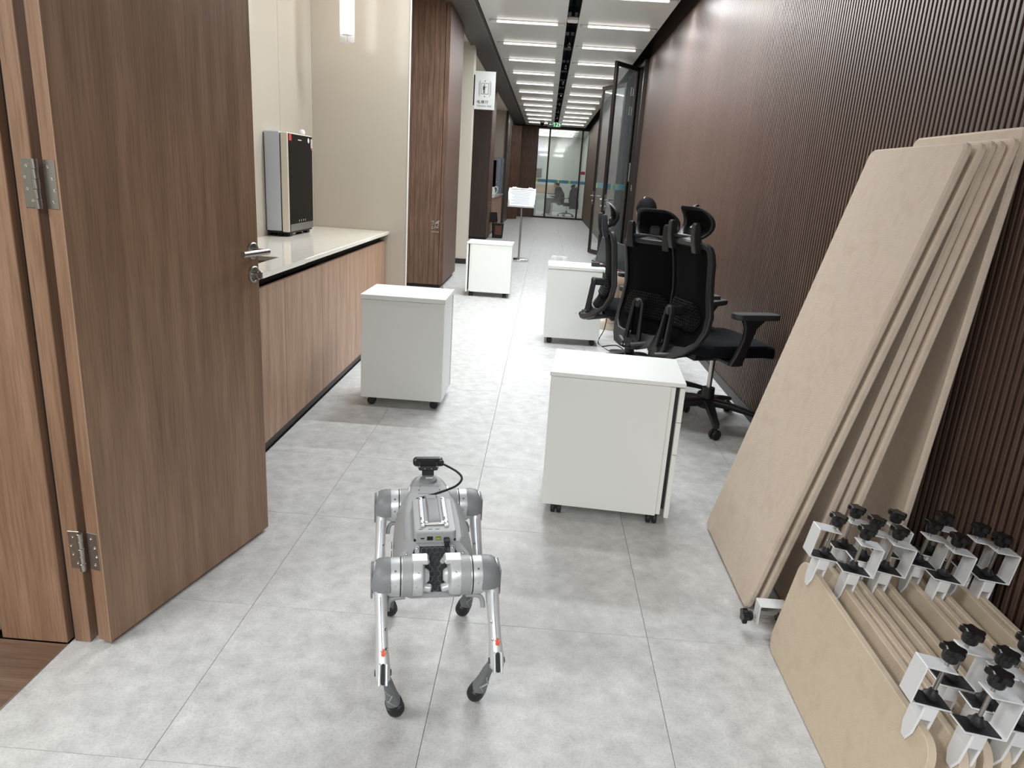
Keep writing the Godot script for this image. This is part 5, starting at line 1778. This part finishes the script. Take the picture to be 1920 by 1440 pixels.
	m.tube(smooth([Vector3(0.038, 0.452, -0.258), Vector3(0.055, 0.452, -0.238), Vector3(0.085, 0.447, -0.20), Vector3(0.094, 0.437, -0.175), Vector3(0.072, 0.425, -0.15), Vector3(0.02, 0.414, -0.13), Vector3(-0.02, 0.409, -0.115), Vector3(-0.04, 0.412, -0.095), Vector3(-0.043, 0.408, -0.07)], 7), 0.0034, 10)
	part("camera_cable", m, W.rubber, d)
	# small print on the left flank
	m = MB.new()
	for q in [[0.345, 0.02, 0.011], [0.322, 0.02, 0.004], [0.31, 0.025, 0.006]]: m.box(Vector3(-0.1085, q[0], 0.04), Vector3(0.002, q[2], q[1]), 0.0003)
	part("flank_mark", m, W.botdark, d)
	# legs: rear pair nearest the camera
	robot_leg(d, -1, 0.19, 0.343, Vector3(-0.126, 0.168, 0.318), Vector3(-0.094, 0.023, 0.268), true)
	robot_leg(d, 1, 0.19, 0.343, Vector3(0.146, 0.17, 0.298), Vector3(0.108, 0.023, 0.232), true)
	robot_leg(d, -1, -0.19, 0.348, Vector3(-0.142, 0.172, -0.085), Vector3(-0.108, 0.023, -0.15), false)
	robot_leg(d, 1, -0.19, 0.348, Vector3(0.146, 0.172, -0.075), Vector3(0.11, 0.023, -0.135), false)

# ------------------------------------------------- glass double door, right wall
func tape(parent: Node3D, x0: Vector3, x1: Vector3, n: Vector3, y: float, h: float, k0 := 0) -> void:
	# printed manifestation strip: blue lengths with a slanted yellow one between
	var d := x1 - x0
	var l := d.length()
	var u := d / l
	var b := Basis(u, Vector3.UP, n)
	var pos := 0.0
	var k := k0
	while pos < l - 0.005:
		var w := minf(0.33 if k % 2 == 0 else 0.06, l - pos)
		part("strip_blue" if k % 2 == 0 else "strip_yellow", bx(Vector3.ZERO, Vector3(w - 0.001, h, 0.0016)), W.blue if k % 2 == 0 else W.yellow, parent, Transform3D(b, x0 + u * (pos + w / 2) + Vector3(0, y, 0) + n * 0.006))
		pos += w
		k += 1
func leaf(called: String, label: String, hinge: Vector3, free: Vector3, h: float) -> Node3D:
	var o := setting(called, label, "door")
	var u := (free - hinge)
	var l := u.length()
	u /= l
	var n := u.cross(Vector3.UP)
	o.transform = Transform3D(Basis(u, Vector3.UP, u.cross(Vector3.UP)), hinge)
	part("stile", span(Vector3(0, 0.01, -0.022), Vector3(0.055, h, 0.022), 0.003), W.frame, o)
	part("stile", span(Vector3(l - 0.055, 0.01, -0.022), Vector3(l, h, 0.022), 0.003), W.frame, o)
	part("rail", span(Vector3(0.055, h - 0.06, -0.022), Vector3(l - 0.055, h, 0.022), 0.003), W.frame, o)
	part("rail", span(Vector3(0.055, 0.01, -0.022), Vector3(l - 0.055, 0.08, 0.022), 0.003), W.frame, o)
	part("pane", span(Vector3(0.055, 0.08, -0.004), Vector3(l - 0.055, h - 0.06, 0.004)), W.glass, o)
	tape(o, Vector3(0.06, 0, 0), Vector3(l - 0.06, 0, 0), Vector3(0, 0, 1), 1.25, 0.09)
	var m := MB.new()
	m.box(Vector3(l - 0.027, 1.02, 0), Vector3(0.042, 0.24, 0.052), 0.003)
	for s in [-1, 1]:
		m.cyl(Vector3(l - 0.027, 1.06, s * 0.022), Vector3(l - 0.027, 1.06, s * 0.075), 0.009, 12)
		m.cyl(Vector3(l - 0.02, 1.06, s * 0.07), Vector3(l - 0.15, 1.06, s * 0.07), 0.009, 14, 0.001)
		m.cyl(Vector3(l - 0.027, 0.965, s * 0.022), Vector3(l - 0.027, 0.965, s * 0.05), 0.012, 14, 0.001)
	part("handle", m, W.metal, o)
	m = MB.new()
	for y in [2.35, 2.62]:
		for q in [[0, 0.055, 0.07, 0.008], [0, -0.055, 0.07, 0.008], [-0.03, 0, 0.008, 0.11], [0.03, 0, 0.008, 0.11]]: m.box(Vector3(0.11 + q[0], y + q[1], 0.012), Vector3(q[2], q[3], 0.012), 0.001)
	part("bracket", m, W.satin, o)
	return o
func glass_doors() -> void:
	leaf("door_2", "nearer open leaf of the dark framed glass double door on the right", Vector3(1.24, 0, -11.42), Vector3(0.85, 0, -10.92), 2.965)
	leaf("door_3", "farther open leaf of the dark framed glass double door on the right", Vector3(1.24, 0, -12.95), Vector3(0.885, 0, -13.75), 2.95)
	var w := setting("window_1", "narrow dark framed glass side panel between the slat wall and the glass door", "window")
	part("frame", span(Vector3(1.25, 0, -10.84), Vector3(1.35, 3.0, -10.9), 0.003), W.frame, w)
	part("frame", span(Vector3(1.25, 0, -11.34), Vector3(1.35, 3.0, -11.42), 0.003), W.frame, w)
	part("frame", span(Vector3(1.25, 2.92, -10.9), Vector3(1.35, 3.0, -11.34), 0.003), W.frame, w)
	part("frame", span(Vector3(1.25, 0, -10.9), Vector3(1.35, 0.08, -11.34), 0.003), W.frame, w)
	part("pane", span(Vector3(1.296, 0.08, -10.9), Vector3(1.304, 2.92, -11.34)), W.darkglass, w)
	part("frame", span(Vector3(1.25, 0, -12.95), Vector3(1.35, 3.0, -13.0), 0.003), W.frame, w)
	part("frame", span(Vector3(1.25, 2.97, -11.42), Vector3(1.35, 3.05, -12.95), 0.003), W.frame, w)
	tape(w, Vector3(1.296, 0, -10.9), Vector3(1.296, 0, -11.34), Vector3(-1, 0, 0), 1.25, 0.09)
	part("pull_bar", span(Vector3(1.235, 1.34, -11.36), Vector3(1.25, 1.62, -11.4), 0.003), W.metal, w)
	part("sticker", span(Vector3(1.288, 1.42, -11.05), Vector3(1.292, 1.52, -11.2)), plain(rgb(46, 60, 140), 0.4), w)
	var g := setting("door_4", "dark glass double door standing behind the open leaves", "door")
	part("pane", span(Vector3(1.9, 0.05, -11.0), Vector3(1.91, 2.9, -13.2)), W.darkglass, g)
	part("frame", span(Vector3(1.88, 0, -11.9), Vector3(1.93, 2.95, -12.0), 0.003), W.frame, g)
	setting("floor_right_room", "dark floor of the unlit room behind the glass door", "floor", span(Vector3(1.331, -0.12, -10.5), Vector3(3.3, -0.004, -13.5)), W.tile1)
	setting("ceiling_right_room", "ceiling of the unlit room behind the glass door", "ceiling", span(Vector3(1.5, 3.02, -10.4), Vector3(3.3, 3.42, -13.6)), W.plaster)
	setting("wall_right_room_near", "side wall of the unlit room nearer the slats", "wall", span(Vector3(1.5, 0, -10.4), Vector3(3.3, 3.42, -10.6)), W.plaster)
	setting("wall_right_room_end", "side wall of the unlit room farther along", "wall", span(Vector3(1.45, 0, -13.4), Vector3(3.3, 3.42, -13.6)), W.plaster)

# ------------------------------------------------------- glazed end and its room
func end_room() -> void:
	var we := setting("wall_end", "brown veneer wall beside the glass partition at the corridor's end", "wall")
	part("panel", span(Vector3(-1.4, 0, -25.38), Vector3(-0.93, 3.0, -25.5), 0.002), W.veneer, we)
	part("panel", span(Vector3(-0.927, 0, -25.38), Vector3(-0.435, 3.0, -25.5), 0.002), W.veneer, we)
	part("beam", span(Vector3(-1.4, 2.985, -25.36), Vector3(1.35, 3.42, -25.5)), W.black, we)
	var w := setting("window_2", "floor to ceiling glass partition with dark mullions at the corridor's end", "window")
	for x in [-0.42, -0.013, 1.095, 1.33]: part("mullion", span(Vector3(x - 0.03, 0.05, -25.4), Vector3(x + 0.03, 2.97, -25.48), 0.003), W.frame, w)
	part("rail", span(Vector3(-0.45, 0, -25.4), Vector3(1.36, 0.05, -25.48), 0.003), W.frame, w)
	part("rail", span(Vector3(-0.45, 2.93, -25.4), Vector3(1.36, 2.99, -25.48), 0.003), W.frame, w)
	var xs := [-0.39, -0.043, 0.017, 1.065, 1.125, 1.30]
	for k in 3:
		part("pane", span(Vector3(xs[2 * k], 0.05, -25.436), Vector3(xs[2 * k + 1], 2.93, -25.444)), W.glass, w)
		tape(w, Vector3(xs[2 * k] + 0.005, 0, -25.436), Vector3(xs[2 * k + 1] - 0.005, 0, -25.436), Vector3(0, 0, 1), 1.245, 0.1, 1 if k == 0 else 0)
	part("red_label", span(Vector3(1.13, 1.52, -25.43), Vector3(1.28, 1.62, -25.434)), W.red, w)
	setting("floor_end_room", "grey floor of the glazed office", "floor", span(Vector3(-3.0, -0.12, -25.48), Vector3(1.6, 0, -31.0)), W.tile1)
	setting("wall_end_room_back", "pale green grey wall of the glazed office", "wall", span(Vector3(-3.0, 0, -30.9), Vector3(1.6, 3.42, -31.0)), plain(rgb(196, 204, 197), 0.5))
	setting("wall_end_room_right", "pale right wall of the glazed office", "wall", span(Vector3(1.42, 0, -25.48), Vector3(1.6, 3.42, -31.0)), plain(rgb(196, 204, 197), 0.5))
	setting("wall_end_room_left", "pale left wall of the glazed office", "wall", span(Vector3(-3.1, 0, -25.48), Vector3(-3.0, 3.42, -31.0)), plain(rgb(196, 204, 197), 0.5))
	setting("ceiling_end_room", "pale ceiling of the glazed office", "ceiling", span(Vector3(-3.1, 3.02, -25.5), Vector3(1.6, 3.1, -31.0)), W.ceilpanel)
	var ord := ["nearest the glass", "second from the glass", "third from the glass", "fourth from the glass", "at the far wall"]
	for k in 5:
		var z := -26.1 - 1.05 * k
		var t := thing("ceiling_light", "white light bar in the glazed office, %s" % ord[k], "ceiling light", at(-0.3, 2.99, z), "light bars in the glazed office")
		part("diffuser", bx(Vector3.ZERO, Vector3(2.4, 0.03, 0.05), 0.004), W.glowlamp, t)
		var a := AreaLight3D.new()
		a.area_size = Vector2(2.4, 0.05)
		a.light_energy = 1.0
		a.shadow_enabled = true
		a.area_range = 20.0
		t.add_child(a)
		a.transform = Transform3D(Basis(Vector3.RIGHT, -PI / 2), Vector3(0, -0.017, 0))
	var b := thing("window_blind", "grey roller blind in the left pane of the glazed office", "blind", at(-0.9, 1.72, -30.85))
	part("cloth", bx(Vector3(0, 0.55, 0), Vector3(1.3, 1.1, 0.012)), plain(rgb(188, 196, 200), 0.7), b)
	part("bottom_bar", bx(Vector3(0, 0, 0), Vector3(1.3, 0.03, 0.02), 0.004), W.metal, b)
	part("dark_board", bx(Vector3(0, -0.2, -0.02), Vector3(1.3, 0.36, 0.02)), W.kick, b)
	# desk row with beige screen, its user and the coat chair
	var d := thing("office_desk", "white desk with beige screen behind the glass partition", "desk", at(-0.25, 0, -27.3))
	part("top", bx(Vector3(0, 0.745, 0), Vector3(1.15, 0.028, 0.62), 0.003), W.white, d)
	part("screen", bx(Vector3(0, 0.92, -0.33), Vector3(1.2, 0.36, 0.028), 0.003), plain(rgb(196, 176, 150), 0.9), d)
	for s in [-1, 1]: part("leg", bx(Vector3(0.5 * s, 0.365, -0.26), Vector3(0.05, 0.73, 0.06), 0.004), W.white, d)
	part("drawer_unit", bx(Vector3(-0.28, 0.32, 0.05), Vector3(0.34, 0.58, 0.46), 0.004), W.greybody, d)
	var lp := thing("desk_tube", "small white tube lamp leaning at the left of the glazed office", "desk lamp", at(-0.62, 0.772, -27.4))
	var m := MB.new()
	m.tube([Vector3(0.05, 0, 0), Vector3(0.03, 0.2, 0), Vector3(-0.04, 0.55, 0)], 0.022, 10)
	part("stem", m, W.white, lp)
	# overhead things at the end of the corridor
	var ex := thing("exit_sign", "small lit green exit sign reading 12F with an arrow", "exit sign", at(0.1, 2.975, -23.9))
	part("case", bx(Vector3.ZERO, Vector3(0.42, 0.15, 0.03), 0.004), plain(rgb(150, 176, 160), 0.4), ex)
	part("lit_face", bx(Vector3(0.085, 0, 0.0155), Vector3(0.2, 0.13, 0.003)), glow(rgb(40, 150, 84), 0.5), ex)
	words("12F", 0.17, glow(rgb(220, 255, 226), 0.8), ex, Transform3D(Basis(), Vector3(0.085, 0.0, 0.0175)), 0.002, "lettering", true)
	m = MB.new()
	m.box(Vector3(-0.09, 0, 0.016), Vector3(0.09, 0.018, 0.003))
	m.prism(PackedVector2Array([Vector2(-0.17, 0), Vector2(-0.13, 0.035), Vector2(-0.13, -0.035)]), 0.003, Transform3D(Basis(), Vector3(0, 0, 0.016)))
	part("arrow", m, glow(rgb(214, 244, 222), 0.6), ex)
	part("hanger", bx(Vector3(0, 0.16, 0), Vector3(0.03, 0.2, 0.02)), W.black, ex)
	var dc := thing("dome_camera", "white dome camera under the ceiling near the exit sign", "camera", at(-0.28, 2.93, -23.4))
	m = MB.new()
	m.lathe([Vector2(0.07, 0.09), Vector2(0.075, 0.05), Vector2(0.07, 0.035)], Transform3D(), 20)
	part("base", m, W.white, dc)
	m = MB.new()
	m.lathe([Vector2(0.062, 0.04), Vector2(0.055, 0.0), Vector2(0.035, -0.03), Vector2(0.0005, -0.04)], Transform3D(), 20)
	part("dome", m, W.blackgloss, dc)

# ------------------------------------------------------- far left of the corridor
func far_left() -> void:
	var s := thing("notice_stand", "steel floor stand with a tilted framed white notice", "sign stand", at(-0.37, 0, -11.6))
	var m := MB.new()
	m.lathe([Vector2(0.155, 0), Vector2(0.16, 0.006), Vector2(0.16, 0.026), Vector2(0.15, 0.034), Vector2(0.03, 0.04), Vector2(0.0005, 0.04)], Transform3D(), 36)
	part("base", m, W.chrome, s)
	m = MB.new()
	m.cyl(Vector3(0, 0.03, 0), Vector3(0, 0.99, -0.02), 0.016, 18)
	part("pole", m, W.satin, s)
	var tilt := Transform3D(Basis(Vector3.RIGHT, -0.5), Vector3(-0.01, 0.99, 0.01))
	m = MB.new()
	m.box(Vector3(0, 0, -0.008), Vector3(0.42, 0.30, 0.012), 0.003)
	for q in [[0, 0.152, 0.43, 0.02], [0, -0.152, 0.43, 0.02], [-0.205, 0, 0.02, 0.3], [0.205, 0, 0.02, 0.3]]: m.box(Vector3(q[0], q[1], 0.002), Vector3(q[2], q[3], 0.02), 0.004)
	part("frame", m, W.chrome, s, tilt)
	part("paper", bx(Vector3(0, 0, 0.001), Vector3(0.385, 0.28, 0.004)), plain(rgb(244, 246, 250), 0.35), s, tilt)
	m = MB.new()
	var r := RandomNumberGenerator.new()
	r.seed = 5
	for k in 9: m.box(Vector3(-0.01 + r.randf_range(-0.02, 0.01), 0.105 - 0.026 * k, 0.0036), Vector3(r.randf_range(0.22, 0.32), 0.006, 0.0008))
	part("text_lines", m, plain(rgb(176, 178, 190), 0.5), s, tilt)
	m = MB.new()
	for q in [-0.13, 0.13]: m.box(Vector3(q, 0.168, 0.0), Vector3(0.07, 0.018, 0.026), 0.004)
	part("clip", m, W.chrome, s, tilt)
	# second pantry
	var c := thing("base_cabinet", "low brown cabinet with pale top in the second pantry", "cabinet", at(-1.2, 0, -18.0))
	part("body", span(Vector3(-0.7, 0.06, 1.4), Vector3(0, 0.8, -1.9), 0.002), W.cabinet, c)
	part("top", span(Vector3(-0.72, 0.81, 1.42), Vector3(0.025, 0.845, -1.92), 0.002), W.stone, c)
	part("plinth", span(Vector3(-0.7, 0, 1.4), Vector3(-0.03, 0.06, -1.9)), W.kick, c)
	var f := thing("fridge", "tall steel fridge at the end of the second pantry", "fridge", at(-1.5, 0, -20.5))
	part("body", span(Vector3(-0.3, 0.03, 0.35), Vector3(0.22, 1.77, -0.35), 0.008), plain(rgb(150, 158, 172), 0.3, 0.7), f)
	part("door", span(Vector3(0.222, 0.06, 0.345), Vector3(0.255, 0.7, -0.345), 0.01), plain(rgb(168, 174, 186), 0.25, 0.8), f)
	part("door", span(Vector3(0.222, 0.712, 0.345), Vector3(0.255, 1.76, -0.345), 0.01), plain(rgb(168, 174, 186), 0.25, 0.8), f)
	part("seam", span(Vector3(-0.2, 0.7, 0.351), Vector3(0.2, 0.712, 0.353)), W.black, f)
	var b := thing("water_boiler", "black water boiler on the second pantry's counter", "water boiler", at(-1.46, 0.845, -19.2))
	part("body", bx(Vector3(0, 0.42, 0), Vector3(0.26, 0.84, 0.3), 0.01), W.blackgloss, b)
	part("spout", bx(Vector3(0.15, 0.3, 0.06), Vector3(0.05, 0.05, 0.1), 0.008), W.satin, b)
	m = MB.new()
	for s2 in [-1, 1]: m.tube([Vector3(0, 0.84, 0.02), Vector3(0.03 * s2, 0.88, 0.02), Vector3(0.06 * s2, 0.9, 0.02)], 0.008, 8)
	m.box(Vector3(0, 0.7, 0.151), Vector3(0.04, 0.04, 0.004))
	part("top_fitting", m, W.satin, b)
	var k := thing("kettle", "white kettle with a bowed handle beside the black boiler", "kettle", at(-1.3, 0.845, -17.6))
	m = MB.new()
	m.lathe([Vector2(0.06, 0), Vector2(0.075, 0.01), Vector2(0.07, 0.12), Vector2(0.05, 0.19), Vector2(0.0005, 0.2)], Transform3D(), 20)
	part("body", m, W.white, k)
	m = MB.new()
	m.tube(smooth([Vector3(0.05, 0.19, 0), Vector3(0.11, 0.2, 0), Vector3(0.125, 0.11, 0), Vector3(0.07, 0.03, 0)], 5), 0.012, 10)
	part("handle", m, W.white, k)
	var bin := thing("pedal_bin", "black bin with brown front and its lid standing open", "bin", at(-1.0, 0, -15.75))
	m = MB.new()
	var rings := []
	for q in [[0.0, 0.105, 0.1], [0.01, 0.11, 0.105], [0.29, 0.125, 0.12], [0.3, 0.13, 0.125], [0.315, 0.13, 0.125]]:
		var ring := PackedVector3Array()
		for p in rrect(q[1] * 2, q[2] * 2, 0.03): ring.append(Vector3(p.x, q[0], p.y))
		rings.append(ring)
	m.loft(rings)
	part("body", m, W.black, bin)
	part("front_panel", bx(Vector3(0.02, 0.17, 0.118), Vector3(0.15, 0.2, 0.008), 0.003, Basis(Vector3.RIGHT, 0.05)), plain(rgb(104, 62, 46), 0.5), bin)
	m = MB.new()
	m.prism(rrect(0.24, 0.22, 0.03), 0.014, Transform3D(Basis(Vector3.UP, 0.7) * Basis(Vector3.RIGHT, -0.15), Vector3(-0.12, 0.43, -0.05)), 0.003)
	part("lid", m, W.black, bin)
	var dl := setting("door_5", "brown door leaf standing open at the far left", "door")
	dl.transform = Transform3D(Basis(Vector3.UP, 0.62), Vector3(-1.19, 0, -23.25))
	part("leaf", span(Vector3(-0.02, 0.01, 0), Vector3(0.32, 2.84, 0.045), 0.002), W.veneer, dl)
	part("edge_band", span(Vector3(0.3195, 0.012, 0.002), Vector3(0.3215, 2.838, 0.043)), W.paleedge, dl)
	var es := thing("green_sign", "small green lit sign on the dark panel of the far left wall", "exit sign", at(-1.188, 2.05, -21.5))
	part("case", bx(Vector3(0, 0, 0), Vector3(0.02, 0.2, 0.12), 0.003), W.black, es)
	part("lit_face", bx(Vector3(0.011, 0, 0), Vector3(0.002, 0.14, 0.06)), glow(rgb(70, 160, 120), 0.35), es)
